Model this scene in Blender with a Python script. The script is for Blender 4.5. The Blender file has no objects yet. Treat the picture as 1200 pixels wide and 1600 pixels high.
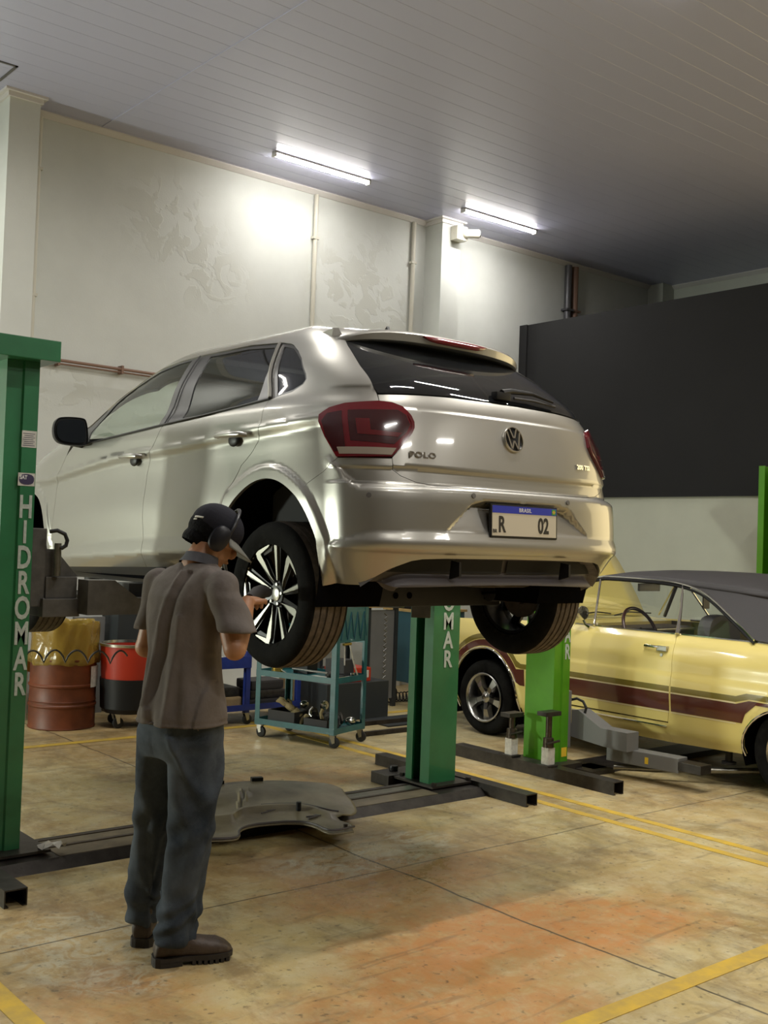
import bpy, bmesh, math, random
import numpy as np
from mathutils import Vector, Matrix, Euler, noise
from mathutils.geometry import delaunay_2d_cdt
random.seed(7)
SC = bpy.context.scene
COL = SC.collection
PI = math.pi

# ------------------------------------------------------------ camera, world, light, exposure
def make_camera():
    yaw, pit, rol, h = .6912, .026, .0352, 1.6
    f = Vector((math.sin(yaw)*math.cos(pit), math.cos(yaw)*math.cos(pit), math.sin(pit)))
    r0 = Vector((math.cos(yaw), -math.sin(yaw), 0)); u0 = r0.cross(f)
    r = r0*math.cos(rol)+u0*math.sin(rol); u = r.cross(f)
    cd = bpy.data.cameras.new('camera'); co = bpy.data.objects.new('camera', cd); COL.objects.link(co)
    m = Matrix((( r.x, u.x, -f.x, 0), (r.y, u.y, -f.y, 0), (r.z, u.z, -f.z, h), (0, 0, 0, 1)))
    co.matrix_world = m
    cd.sensor_fit = 'HORIZONTAL'; cd.sensor_width = 36; cd.lens = 36*1699.5/1200
    cd.clip_start = .05; cd.clip_end = 200
    SC.camera = co
make_camera()
SC.view_settings.view_transform = 'Standard'; SC.view_settings.look = 'None'
SC.view_settings.exposure = 0.38; SC.view_settings.gamma = 1.0
SC.view_settings.use_curve_mapping = False
W_ = bpy.data.worlds.new('world'); SC.world = W_; W_.use_nodes = True
W_.node_tree.nodes['Background'].inputs[0].default_value = (1.0, .80, .42, 1)
W_.node_tree.nodes['Background'].inputs[1].default_value = 2.0

TUBE_W = 45.0          # watts of each ceiling tube fitting
TUBE_COL = (1.0, .965, .90)
def area(name, loc, target, sx, sy, watts, col):
    l = bpy.data.lights.new(name, 'AREA'); l.shape = 'RECTANGLE'; l.size = sx; l.size_y = sy
    l.energy = watts; l.color = col
    o = bpy.data.objects.new(name, l); COL.objects.link(o); o.location = loc
    d = Vector(target)-Vector(loc); o.rotation_euler = d.to_track_quat('-Z', 'Y').to_euler()
    return o
# flood lamp inferred from cast shadows, low on the left beyond the first lift
area('flood_light', (-2.6, 8.75, 1.5), (4.5, 4.6, 1.2), .45, .45, 165, (.93, 1.0, .86))

# ------------------------------------------------------------ helpers
def parent(o, p):
    o.parent = p
    if p is not None:
        o.matrix_parent_inverse = Matrix.Translation(-Vector(p.get('_w', (0, 0, 0)))) if p.type == 'EMPTY' else Matrix.Identity(4)
def tag(o, label=None, cat=None, group=None, kind=None):
    if label: o['label'] = label
    if cat: o['category'] = cat
    if group: o['group'] = group
    if kind: o['kind'] = kind
    return o
def thing(name, label, cat, loc=(0, 0, 0), group=None):
    o = bpy.data.objects.new(name, None); COL.objects.link(o); o.location = loc
    o.empty_display_size = .1; o['_w'] = list(map(float, loc))
    return tag(o, label, cat, group)
def mkobj(name, me, m, par=None, smooth=None):
    o = bpy.data.objects.new(name, me); COL.objects.link(o)
    if m is not None: me.materials.append(m)
    if smooth is not None:
        for p in me.polygons: p.use_smooth = smooth
    if par is not None: parent(o, par)
    return o
class MB:
    """collects shapes and links them as one mesh"""
    def __init__(s): s.v = []; s.f = []; s.sm = []
    def add(s, vs, fs, sm=False, M=None):
        k = len(s.v)
        for v in vs:
            v = Vector(v)
            if M is not None: v = M @ v
            s.v.append(tuple(v))
        for f in fs: s.f.append(tuple(i+k for i in f)); s.sm.append(sm)
        return s
    def box(s, a, b, M=None, bev=0.0):
        x0, y0, z0 = a; x1, y1, z1 = b
        if bev <= 0:
            vs = [(x0,y0,z0),(x1,y0,z0),(x1,y1,z0),(x0,y1,z0),(x0,y0,z1),(x1,y0,z1),(x1,y1,z1),(x0,y1,z1)]
            fs = [(0,3,2,1),(4,5,6,7),(0,1,5,4),(1,2,6,5),(2,3,7,6),(3,0,4,7)]
            return s.add(vs, fs, False, M)
        bm = bmesh.new(); bmesh.ops.create_cube(bm, size=1)
        for v in bm.verts:
            v.co = Vector(((x0+x1)/2+v.co.x*(x1-x0), (y0+y1)/2+v.co.y*(y1-y0), (z0+z1)/2+v.co.z*(z1-z0)))
        bmesh.ops.bevel(bm, geom=bm.edges[:], offset=bev, segments=2, affect='EDGES', profile=.7)
        bm.verts.index_update()
        s.add([v.co.copy() for v in bm.verts], [[v.index for v in f.verts] for f in bm.faces], False, M); bm.free()
        return s
    def prism(s, pts, axis, a, b, M=None):
        """pts 2D polygon, extruded along axis 'x','y','z' from a to b"""
        def mk(p, t): return {'x': (t, p[0], p[1]), 'y': (p[0], t, p[1]), 'z': (p[0], p[1], t)}[axis]
        n = len(pts); vs = [mk(p, a) for p in pts]+[mk(p, b) for p in pts]
        fs = [tuple(range(n-1, -1, -1)), tuple(range(n, 2*n))]+[(i, (i+1) % n, n+(i+1) % n, n+i) for i in range(n)]
        return s.add(vs, fs, False, M)
    def tube(s, pts, r, n=10, cap=True, sm=True, closed=False, M=None):
        pts = [Vector(p) for p in pts]; rs = r if hasattr(r, '__len__') else [r]*len(pts)
        vs = []; fs = []; L = len(pts); up = None
        for i, p in enumerate(pts):
            if closed: t = pts[(i+1) % L]-pts[i-1]
            else: t = pts[min(i+1, L-1)]-pts[max(i-1, 0)]
            t.normalize()
            if up is None: up = Vector((0, 0, 1)) if abs(t.z) < .9 else Vector((1, 0, 0))
            a = t.cross(up)
            if a.length < 1e-4: a = t.cross(Vector((0, 1, 0)))
            a.normalize(); b = a.cross(t); up = b
            for k in range(n):
                w = 2*PI*k/n; vs.append(p+a*math.cos(w)*rs[i]+b*math.sin(w)*rs[i])
        for i in range(L if closed else L-1):
            j = (i+1) % L
            for k in range(n): fs.append((i*n+k, i*n+(k+1) % n, j*n+(k+1) % n, j*n+k))
        s.add(vs, fs, sm, M)
        if cap and not closed:
            k0 = len(s.v)-len(vs)
            s.f.append(tuple(k0+n-1-k for k in range(n))); s.sm.append(False)
            s.f.append(tuple(k0+(L-1)*n+k for k in range(n))); s.sm.append(False)
        return s
    def lathe(s, prof, n=48, M=None, sm=True, closed=False):
        """prof (r, h) revolved about local z"""
        vs = []; fs = []; L = len(prof)
        for r, h in prof:
            for k in range(n): w = 2*PI*k/n; vs.append((r*math.cos(w), r*math.sin(w), h))
        for i in range(L if closed else L-1):
            j = (i+1) % L
            for k in range(n): fs.append((i*n+k, i*n+(k+1) % n, j*n+(k+1) % n, j*n+k))
        return s.add(vs, fs, sm, M)
    def cyl(s, a, b, r, n=20, r2=None): return s.tube([a, b], [r, r if r2 is None else r2], n)
    def sphere(s, c, r, n=16, M=None):
        rx, ry, rz = r if hasattr(r, '__len__') else (r, r, r)
        vs = []; fs = []; m = n//2
        for i in range(m+1):
            t = PI*i/m
            for k in range(n):
                w = 2*PI*k/n; vs.append((c[0]+rx*math.sin(t)*math.cos(w), c[1]+ry*math.sin(t)*math.sin(w), c[2]+rz*math.cos(t)))
        for i in range(m):
            for k in range(n): fs.append((i*n+k, (i+1)*n+k, (i+1)*n+(k+1) % n, i*n+(k+1) % n))
        return s.add(vs, fs, True, M)
    def build(s, name, m, par=None, auto=False):
        me = bpy.data.meshes.new(name); me.from_pydata(s.v, [], s.f)
        bm = bmesh.new(); bm.from_mesh(me); bmesh.ops.remove_doubles(bm, verts=bm.verts, dist=1e-6)
        bmesh.ops.recalc_face_normals(bm, faces=bm.faces)
        bm.to_mesh(me); bm.free()
        sm = s.sm if len(s.sm) == len(me.polygons) else None
        for i, p in enumerate(me.polygons): p.use_smooth = bool(sm[i]) if sm else any(s.sm)
        me.update()
        o = mkobj(name, me, m, par)
        if any(s.sm):
            try: me.set_sharp_from_angle(angle=math.radians(38))
            except Exception: pass
        return o

# ------------------------------------------------------------ materials
def nd(nt, typ, **kw):
    n = nt.nodes.new(typ)
    for k, v in kw.items():
        if k in n.inputs: n.inputs[k].default_value = v
        else: setattr(n, k, v)
    return n
def mat(name, col, rough=.5, metal=0.0, coat=0.0, spec=.5, bump=0.0, bscale=40.0, var=0.0, vscale=6.0, dirt=None, emit=None, alpha=None, crough=.06, trans=0.0):
    m = bpy.data.materials.new(name); m.use_nodes = True; nt = m.node_tree; L = nt.links
    b = nt.nodes['Principled BSDF']
    b.inputs['Base Color'].default_value = (*col, 1); b.inputs['Roughness'].default_value = rough
    b.inputs['Metallic'].default_value = metal; b.inputs['Coat Weight'].default_value = coat
    b.inputs['Coat Roughness'].default_value = crough; b.inputs['Specular IOR Level'].default_value = spec
    b.inputs['Transmission Weight'].default_value = trans
    tc = nd(nt, 'ShaderNodeTexCoord')
    if var > 0 or dirt:
        n = nd(nt, 'ShaderNodeTexNoise', Scale=vscale, Detail=6.0, Roughness=.62); L.new(tc.outputs['Object'], n.inputs['Vector'])
        r = nd(nt, 'ShaderNodeMapRange'); r.inputs['From Min'].default_value = .35; r.inputs['From Max'].default_value = .68
        L.new(n.outputs['Fac'], r.inputs['Value'])
        mx = nd(nt, 'ShaderNodeMix', data_type='RGBA')
        c2 = dirt if dirt else tuple(max(0, c*(1-var)) for c in col)
        mx.inputs[6].default_value = (*col, 1); mx.inputs[7].default_value = (*c2, 1)
        if dirt and var > 0:
            mm = nd(nt, 'ShaderNodeMath', operation='MULTIPLY'); mm.inputs[1].default_value = var; L.new(r.outputs[0], mm.inputs[0]); L.new(mm.outputs[0], mx.inputs[0])
        else: L.new(r.outputs[0], mx.inputs[0])
        L.new(mx.outputs[2], b.inputs['Base Color'])
    if bump > 0:
        n2 = nd(nt, 'ShaderNodeTexNoise', Scale=bscale, Detail=4.0); L.new(tc.outputs['Object'], n2.inputs['Vector'])
        bp = nd(nt, 'ShaderNodeBump', Strength=bump, Distance=.01); L.new(n2.outputs['Fac'], bp.inputs['Height']); L.new(bp.outputs[0], b.inputs['Normal'])
    if emit:
        b.inputs['Emission Color'].default_value = (*emit[:3], 1); b.inputs['Emission Strength'].default_value = emit[3]
    return m
def glassmat(name, tint, tr=.8, rough=.03, base=(.01, .01, .012), see=.5, refl=.06):
    """thin pane: tinted see-through mixed with a mirror-like coat"""
    m = bpy.data.materials.new(name); m.use_nodes = True; nt = m.node_tree; L = nt.links
    nt.nodes.remove(nt.nodes['Principled BSDF']); out = nt.nodes['Material Output']
    t = nd(nt, 'ShaderNodeBsdfTransparent'); t.inputs[0].default_value = (*tint, 1)
    d = nd(nt, 'ShaderNodeBsdfDiffuse'); d.inputs[0].default_value = (*base, 1)
    a = nd(nt, 'ShaderNodeMixShader'); a.inputs[0].default_value = see; L.new(d.outputs[0], a.inputs[1]); L.new(t.outputs[0], a.inputs[2])
    g = nd(nt, 'ShaderNodeBsdfGlossy'); g.inputs[0].default_value = (1, 1, 1, 1); g.inputs['Roughness'].default_value = rough
    lw = nd(nt, 'ShaderNodeLayerWeight', Blend=.5)
    pw = nd(nt, 'ShaderNodeMath', operation='POWER'); L.new(lw.outputs['Facing'], pw.inputs[0]); pw.inputs[1].default_value = 5.0
    f = nd(nt, 'ShaderNodeMath', operation='MULTIPLY_ADD'); L.new(pw.outputs[0], f.inputs[0]); f.inputs[1].default_value = .93; f.inputs[2].default_value = refl
    b = nd(nt, 'ShaderNodeMixShader'); L.new(f.outputs[0], b.inputs[0]); L.new(a.outputs[0], b.inputs[1]); L.new(g.outputs[0], b.inputs[2])
    L.new(b.outputs[0], out.inputs['Surface'])
    return m
M = {}
M['paint'] = mat('silver_paint', (.355, .345, .315), .36, .70, 1.0, bump=.0)
M['blackplastic'] = mat('black_plastic', (.009, .009, .010), .45, spec=.3)
M['greyplastic'] = mat('grey_plastic', (.035, .033, .033), .6, spec=.3)
M['diffuser'] = mat('diffuser_plastic', (.085, .075, .078), .5, bump=.1, bscale=300)
M['pillar'] = mat('pillar_film', (.035, .034, .036), .35)
M['trimgrey'] = mat('trim_grey', (.10, .095, .09), .4)
M['rglass'] = glassmat('privacy_glass', (.10, .11, .12), see=.55, base=(.006, .007, .009))
M['hglass'] = glassmat('tailgate_glass', (.16, .16, .16), see=.35, base=(.012, .013, .015))
M['fglass'] = glassmat('clear_glass', (.84, .92, .86), see=.98)
M['chrome'] = mat('chrome', (.75, .74, .70), .08, 1.0)
M['satin'] = mat('satin_metal', (.42, .41, .38), .3, 1.0)
M['redlens'] = mat('red_lens', (.13, .004, .010), .12, 0, 1.0)
M['reddeep'] = mat('dark_red_lens', (.035, .002, .005), .15, 0, 1.0)
M['redbright'] = mat('bright_red_lens', (.30, .008, .012), .15, 0, 1.0)
M['clearlens'] = mat('clear_lens', (.42, .36, .30), .1, .4, 1.0)
M['tyre'] = mat('tyre_rubber', (.009, .0088, .008), .85, spec=.1, bump=.15, bscale=120, var=.5, vscale=20)
M['tread'] = mat('dusty_tread', (.125, .098, .072), .85, bump=.2, bscale=160, var=.55, vscale=30)
M['redguide'] = mat('red_light_guide', (.10, .004, .008), .15, 0, 1.0)
M['darkmirror'] = mat('door_mirror_glass', (.05, .06, .08), .12, .8)
M['rimsilver'] = mat('machined_alloy', (.30, .295, .26), .42, 1.0)
M['rimblack'] = mat('black_alloy', (.008, .008, .009), .3, .3)
M['under'] = mat('underbody_black', (.003, .003, .004), .95, spec=.03, bump=.3, bscale=30)
M['axle'] = mat('axle_black_paint', (.018, .018, .020), .6)
M['iron'] = mat('rusty_iron', (.05, .032, .022), .7, .3, var=.5, vscale=25)
M['interior'] = mat('dark_interior', (.012, .012, .013), .8)
M['seat'] = mat('seat_cloth', (.035, .035, .037), .8)
# ------------------------------------------------------------ floor, walls, ceiling
def floor_mat():
    m = bpy.data.materials.new('stained_concrete'); m.use_nodes = True; nt = m.node_tree; L = nt.links
    b = nt.nodes['Principled BSDF']; tc = nd(nt, 'ShaderNodeTexCoord')
    def noise_(sc, det=6, rough=.6, off=(0,0,0), stretch=(1,1,1), dist=0):
        mp = nd(nt, 'ShaderNodeMapping'); mp.inputs['Location'].default_value = off; mp.inputs['Scale'].default_value = stretch
        L.new(tc.outputs['Object'], mp.inputs[0])
        n = nd(nt, 'ShaderNodeTexNoise', Scale=sc, Detail=float(det), Roughness=rough, Distortion=dist); L.new(mp.outputs[0], n.inputs['Vector']); return n.outputs['Fac']
    def rng(src, a, c, x=0.0, y=1.0):
        r = nd(nt, 'ShaderNodeMapRange'); r.inputs[1].default_value = a; r.inputs[2].default_value = c; r.inputs[3].default_value = x; r.inputs[4].default_value = y
        L.new(src, r.inputs[0]); return r.outputs[0]
    def mix(f, c1, c2):
        x = nd(nt, 'ShaderNodeMix', data_type='RGBA'); L.new(f, x.inputs[0])
        for i, c in ((6, c1), (7, c2)):
            if isinstance(c, tuple): x.inputs[i].default_value = (*c, 1)
            else: L.new(c, x.inputs[i])
        return x.outputs[2]
    def mul(a, c):
        x = nd(nt, 'ShaderNodeMath', operation='MULTIPLY'); L.new(a, x.inputs[0])
        if isinstance(c, float): x.inputs[1].default_value = c
        else: L.new(c, x.inputs[1])
        return x.outputs[0]
    def spot(cx, cy, rx, ry, rot=0.0, soft=.5):
        """soft elliptical patch mask centred on a place of the floor"""
        mp = nd(nt, 'ShaderNodeMapping', vector_type='TEXTURE'); mp.inputs['Location'].default_value = (cx, cy, 0)
        mp.inputs['Rotation'].default_value = (0, 0, rot); mp.inputs['Scale'].default_value = (rx, ry, 1); L.new(tc.outputs['Object'], mp.inputs[0])
        n = nd(nt, 'ShaderNodeTexNoise', Scale=2.3, Detail=5.0); L.new(tc.outputs['Object'], n.inputs['Vector'])
        l = nd(nt, 'ShaderNodeVectorMath', operation='LENGTH'); L.new(mp.outputs[0], l.inputs[0])
        a = nd(nt, 'ShaderNodeMath', operation='MULTIPLY_ADD'); L.new(n.outputs['Fac'], a.inputs[0]); a.inputs[1].default_value = 1.3; L.new(l.outputs['Value'], a.inputs[2])
        base = rng(a.outputs[0], 1.0+.65+soft*.3, 1.0+.65-soft*.6, 0.0, 1.0)
        n3 = nd(nt, 'ShaderNodeTexNoise', Scale=11.0, Detail=8.0, Roughness=.75, Distortion=.6); L.new(tc.outputs['Object'], n3.inputs['Vector'])
        return mul(base, rng(n3.outputs['Fac'], .38, .58, .35, 1.0))
    c = mix(rng(noise_(1.1, 8, .65), .36, .66), (.54, .43, .20), (.35, .25, .105))
    c = mix(rng(noise_(5, 8, .7, (3, 1, 0)), .45, .75), c, (.56, .50, .31))
    c = mix(mul(rng(noise_(.55, 5, .6, (9, 4, 0)), .47, .62), .6), c, (.34, .19, .07))
    c = mix(mul(rng(noise_(3.1, 9, .75, (4, 6, 0), (1.3, .5, 1), .5), .50, .62), .5), c, (.22, .14, .06))
    c = mix(mul(rng(noise_(17, 8, .7, (4, 6, 0)), .52, .66), .35), c, (.62, .56, .38))
    c = mix(mul(rng(noise_(2.2, 7, .7, (2, 8, 0), (1, .55, 1), 1.2), .50, .66), .45), c, (.10, .075, .045))
    for (x, y, rx, ry, ro, am) in ((3.55, 3.10, .85, .38, -.25, .85), (2.95, 2.95, .8, .5, .3, .55), (2.5, 2.75, .7, .45, .2, .5), (4.05, 5.9, .8, .35, .1, .45), (3.3, 3.9, .7, .4, 0, .55), (1.7, 3.4, .4, .3, 0, .4)):
        c = mix(mul(spot(x, y, rx, ry, ro), am), c, (.50, .215, .06))
    c = mix(mul(spot(3.4, 4.25, .7, .45, .2), .45), c, (.27, .15, .065))
    c = mix(mul(mul(spot(3.55, 4.30, .60, .30, .1, .3), rng(noise_(7, 6, .7, (0,0,0), (.6,1,1), 2.0), .42, .55)), .8), c, (.50, .48, .36))  # directly lit floor between shadows, painted in as a paler cement patch
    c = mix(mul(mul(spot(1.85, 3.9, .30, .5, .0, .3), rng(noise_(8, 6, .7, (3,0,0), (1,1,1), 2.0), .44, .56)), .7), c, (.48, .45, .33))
    c = mix(mul(spot(6.0, 7.0, 1.6, 1.0, 0, .6), .45), c, (.42, .38, .23))
    c = mix(mul(rng(noise_(26, 4, .6), .60, .70), .6), c, (.055, .045, .03))
    # worn tyre scuffs
    c = mix(mul(rng(noise_(9, 5, .6, (0, 0, 0), (.25, 1.6, 1), .6), .58, .66), .30), c, (.07, .055, .04))
    # sawn joints and a wandering crack
    def line(axis, pos, w, dist=0.0):
        s = nd(nt, 'ShaderNodeSeparateXYZ'); L.new(tc.outputs['Object'], s.inputs[0])
        v = s.outputs[axis]
        if dist:
            n = nd(nt, 'ShaderNodeTexNoise', Scale=1.6, Detail=6.0); L.new(tc.outputs['Object'], n.inputs['Vector'])
            a = nd(nt, 'ShaderNodeMath', operation='MULTIPLY_ADD'); L.new(n.outputs['Fac'], a.inputs[0]); a.inputs[1].default_value = dist; L.new(v, a.inputs[2]); v = a.outputs[0]
        a = nd(nt, 'ShaderNodeMath', operation='SUBTRACT'); L.new(v, a.inputs[0]); a.inputs[1].default_value = pos
        a2 = nd(nt, 'ShaderNodeMath', operation='ABSOLUTE'); L.new(a.outputs[0], a2.inputs[0])
        return rng(a2.outputs[0], w, w*.4, 0.0, 1.0)
    joints = [line(1, 4.08, .006, .04), line(0, 3.55, .009, .10), line(1, 7.6, .006, .0), line(0, 7.2, .006, .0), line(1, .6, .007, .0)]
    for j in joints: c = mix(mul(j, .85), c, (.035, .028, .02))
    L.new(c, b.inputs['Base Color'])
    wet = spot(3.35, 4.10, .62, .42, .2, .3)
    r = rng(noise_(3.2, 7, .65, (5, 5, 0)), .35, .65, .30, .60)
    w2 = mul(wet, rng(noise_(4.5, 6, .7, (1, 7, 0), (1, 1, 1), 1.5), .42, .52))
    x = nd(nt, 'ShaderNodeMix', data_type='FLOAT'); L.new(w2, x.inputs[0]); L.new(r, x.inputs[2]); x.inputs[3].default_value = .16
    L.new(x.outputs[0], b.inputs['Roughness'])
    bp = nd(nt, 'ShaderNodeBump', Strength=.25, Distance=.01); L.new(noise_(14, 8, .7), bp.inputs['Height']); L.new(bp.outputs[0], b.inputs['Normal'])
    return m
def wall_mat(name, col, patches, rough=.75):
    m = bpy.data.materials.new(name); m.use_nodes = True; nt = m.node_tree; L = nt.links
    b = nt.nodes['Principled BSDF']; b.inputs['Roughness'].default_value = rough; tc = nd(nt, 'ShaderNodeTexCoord')
    n = nd(nt, 'ShaderNodeTexNoise', Scale=.8, Detail=7.0, Roughness=.6); L.new(tc.outputs['Object'], n.inputs['Vector'])
    r = nd(nt, 'ShaderNodeMapRange'); r.inputs[1].default_value = .35; r.inputs[2].default_value = .7; L.new(n.outputs['Fac'], r.inputs[0])
    x = nd(nt, 'ShaderNodeMix', data_type='RGBA'); L.new(r.outputs[0], x.inputs[0]); x.inputs[6].default_value = (*col, 1); x.inputs[7].default_value = (*[c*.84 for c in col], 1)
    cur = x.outputs[2]; hsum = None
    for (cx, cz, rx, rz) in patches:
        mp = nd(nt, 'ShaderNodeMapping', vector_type='TEXTURE'); mp.inputs['Location'].default_value = (cx, 9.2, cz); mp.inputs['Scale'].default_value = (rx, 1, rz); L.new(tc.outputs['Object'], mp.inputs[0])
        l = nd(nt, 'ShaderNodeVectorMath', operation='LENGTH'); L.new(mp.outputs[0], l.inputs[0])
        k = nd(nt, 'ShaderNodeMapRange'); k.inputs[1].default_value = 1.0; k.inputs[2].default_value = .3; L.new(l.outputs['Value'], k.inputs[0])
        if hsum is None: hsum = k.outputs[0]
        else:
            a = nd(nt, 'ShaderNodeMath', operation='ADD'); L.new(hsum, a.inputs[0]); L.new(k.outputs[0], a.inputs[1]); hsum = a.outputs[0]
    fine = nd(nt, 'ShaderNodeTexNoise', Scale=60.0, Detail=3.0); L.new(tc.outputs['Object'], fine.inputs['Vector'])
    if hsum is not None:
        n2 = nd(nt, 'ShaderNodeTexNoise', Scale=4.5, Detail=4.0, Distortion=.8); L.new(tc.outputs['Object'], n2.inputs['Vector'])
        r2 = nd(nt, 'ShaderNodeMapRange'); r2.inputs[1].default_value = .50; r2.inputs[2].default_value = .545; L.new(n2.outputs['Fac'], r2.inputs[0])
        mm = nd(nt, 'ShaderNodeMath', operation='MULTIPLY', use_clamp=True); L.new(hsum, mm.inputs[0]); L.new(r2.outputs[0], mm.inputs[1])
        m3 = nd(nt, 'ShaderNodeMath', operation='MULTIPLY'); L.new(mm.outputs[0], m3.inputs[0]); m3.inputs[1].default_value = .30
        y = nd(nt, 'ShaderNodeMix', data_type='RGBA'); L.new(m3.outputs[0], y.inputs[0]); L.new(cur, y.inputs[6]); y.inputs[7].default_value = (*[c*.68 for c in (col[0], col[1]*.97, col[2]*.85)], 1); cur = y.outputs[2]
        bp = nd(nt, 'ShaderNodeBump', Strength=.22, Distance=.012); L.new(mm.outputs[0], bp.inputs['Height'])
        bp2 = nd(nt, 'ShaderNodeBump', Strength=.08, Distance=.01); L.new(fine.outputs['Fac'], bp2.inputs['Height']); L.new(bp.outputs[0], bp2.inputs['Normal']); L.new(bp2.outputs[0], b.inputs['Normal'])
    L.new(cur, b.inputs['Base Color'])
    return m
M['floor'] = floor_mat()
M['wall'] = wall_mat('damp_plaster', (.62, .64, .605), [(4.9, 4.55, .7, .55), (5.3, 4.1, .6, .4), (7.3, 4.2, .7, .9), (7.6, 3.8, .5, .6), (6.7, 4.3, .35, .6), (3.9, 2.85, .4, .25), (4.6, 2.8, .4, .2), (6.1, 3.2, .5, .3)])
M['wallplain'] = wall_mat('white_plaster', (.58, .60, .53), [])
M['mezz'] = wall_mat('cream_plaster', (.44, .45, .37), [])
M['walldark'] = wall_mat('darkened_wall', (.15, .145, .125), [])  # out-of-view left and front walls, darkened to dim their reflection in the hatchback
M['fascia'] = wall_mat('charcoal_board', (.021, .021, .0215), [], .9)
M['fascia'].node_tree.nodes['Principled BSDF'].inputs['Specular IOR Level'].default_value = .15
M['ceil'] = mat('pvc_ceiling', (.44, .45, .60), .30)
M['white'] = mat('white_trim', (.60, .58, .56), .4)
M['pipe'] = mat('painted_conduit', (.55, .53, .45), .45)
M['bluepipe'] = mat('dull_steel_pipe', (.12, .12, .13), .45, .5)
M['rustpipe'] = mat('rusty_pipe', (.22, .13, .09), .6)
M['yellow'] = mat('road_paint_yellow', (.62, .40, .035), .6, var=.6, vscale=9, dirt=(.30, .22, .08))
CZ = 5.22; YB = 9.2; XR = 9.72; XE = 12.42; X0 = -6.0; Y0 = -6.0
def struct(name, mb, m):
    o = mb.build(name, m); o['kind'] = 'structure'; return o
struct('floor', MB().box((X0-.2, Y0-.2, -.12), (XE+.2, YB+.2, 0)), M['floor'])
struct('wall_back', MB().box((X0-.2, YB, 0), (XE+.2, YB+.2, CZ+.1)), M['wall'])
struct('wall_left', MB().box((X0-.2, Y0, 0), (X0, YB, CZ+.1)), M['walldark'])
struct('wall_front', MB().box((X0-.2, Y0-.2, 0), (XE+.2, Y0, CZ+.1)), M['walldark'])
w = MB().box((XE, 3.3, 0), (XE+.2, YB, CZ+.1)).box((XE, Y0, 0), (XE+.2, -1.6, CZ+.1)).box((XE, -1.6, 4.5), (XE+.2, 3.3, CZ+.1))
struct('wall_right', w, M['wallplain'])
# mezzanine store: white wall below, charcoal fascia above, open top
struct('wall_mezzanine', MB().box((XR, 4.9, 0), (XE, YB, 2.17)), M['mezz'])
struct('wall_fascia', MB().box((XR-.03, 4.9, 2.17), (XE-.002, YB-.002, 4.28)), M['fascia'])
# ceiling of long pvc boards running left to right, with a groove between boards
def ceiling():
    g = MB(); pr = []; y = Y0
    while y < YB-.01:
        y1 = min(y+.1962, YB); pr += [(y, CZ+.003), (y+.003, CZ), (y1-.003, CZ), (y1, CZ+.003)]; y = y1
    pr += [(YB, CZ+.05), (Y0, CZ+.05)]
    g.prism(pr, 'x', X0, XE+.01); o = g.build('ceiling', M['ceil']); o['kind'] = 'structure'
ceiling()
struct('trim_1', MB().box((4.118, Y0+.1, CZ-.006), (4.138, YB-.06, CZ+.004)), M['ceil'])
struct('trim_2', MB().prism([(YB, CZ-.05), (YB-.012, CZ-.05), (YB-.05, CZ-.012), (YB-.05, CZ), (YB, CZ)], 'x', X0, XE), M['white'])
struct('trim_3', MB().box((2.0, 8.42, CZ-.008), (3.08, 8.44, CZ+.004)).box((3.06, 8.42, CZ-.008), (3.08, 8.80, CZ+.004)), M['trimgrey'])
struct('trim_4', MB().prism([(XE, CZ-.05), (XE-.012, CZ-.05), (XE-.05, CZ-.012), (XE-.05, CZ), (XE, CZ)], 'y', Y0, YB), M['white'])
struct('trim_5', MB().box((XR-.06, YB-.12, 2.2), (XR-.035, YB-.002, 4.28)), M['fascia'])
# pilasters
def pilaster(n, x0, x1, d):
    struct('wall_pilaster' if n == 1 else 'wall_pilaster_right', MB().box((x0, YB-d, 0), (x1, YB, CZ-.05)), M['wall'])
    struct('trim_%d' % (5+n), MB().box((x0-.02, YB-d-.02, CZ-.06), (x1+.02, YB-.002, CZ-.002)).box((x0-.05, YB-d-.05, CZ-.02), (x1+.05, YB-.002, CZ-.0005)), M['white'])
pilaster(1, 3.20, 3.46, .30); pilaster(2, 8.08, 8.36, .28)
struct('wall_corner_post', MB().box((XE-.25, YB-.25, 0), (XE-.002, YB-.001, CZ-.001)), M['wallplain'])
# conduits on the back wall
def conduit(x, z0, z1, r, m, label, n=1):
    g = MB()
    for k in range(n): g.cyl((x+k*r*2.3, YB-r-.005, z0), (x+k*r*2.3, YB-r-.005, z1), r, 14)
    for z in np.arange(z0+.3, z1, 1.1): g.box((x-r*1.5, YB-r*2.3, z), (x+(n-1)*r*2.3+r*1.5, YB-.002, z+.025))
    o = g.build('conduit', M[m]); tag(o, label, 'pipe'); return o
conduit(3.57, 0, CZ-.052, .022, 'pipe', 'white conduit running down the wall beside the left pilaster')
conduit(6.53, 0, CZ-.052, .024, 'pipe', 'white conduit on the wall between the two ceiling tube lights')
conduit(7.88, 0, CZ-.052, .024, 'pipe', 'pale conduit on the peeling wall just left of the camera pilaster')
conduit(10.47, 4.285, CZ-.052, .045, 'bluepipe', 'dark blue-grey downpipe above the charcoal partition')
conduit(10.60, 4.285, CZ-.052, .045, 'rustpipe', 'rusty brown downpipe beside the dark one above the charcoal partition')
t = thing('wall_pipe', 'thin brown pipe running level along the wall behind the car roof', 'pipe', (5.5, YB-.03, 3.0))
MB().tube([(3.60, YB-.065, 3.075), (4.9, YB-.065, 3.065), (8.04, YB-.065, 3.05)], .014, 8).build('main_pipe', M['rustpipe'], t)
MB().tube([(3.60, YB-.062, 3.045), (8.04, YB-.062, 3.02)], .008, 8).build('thin_pipe', M['rustpipe'], t)
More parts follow.
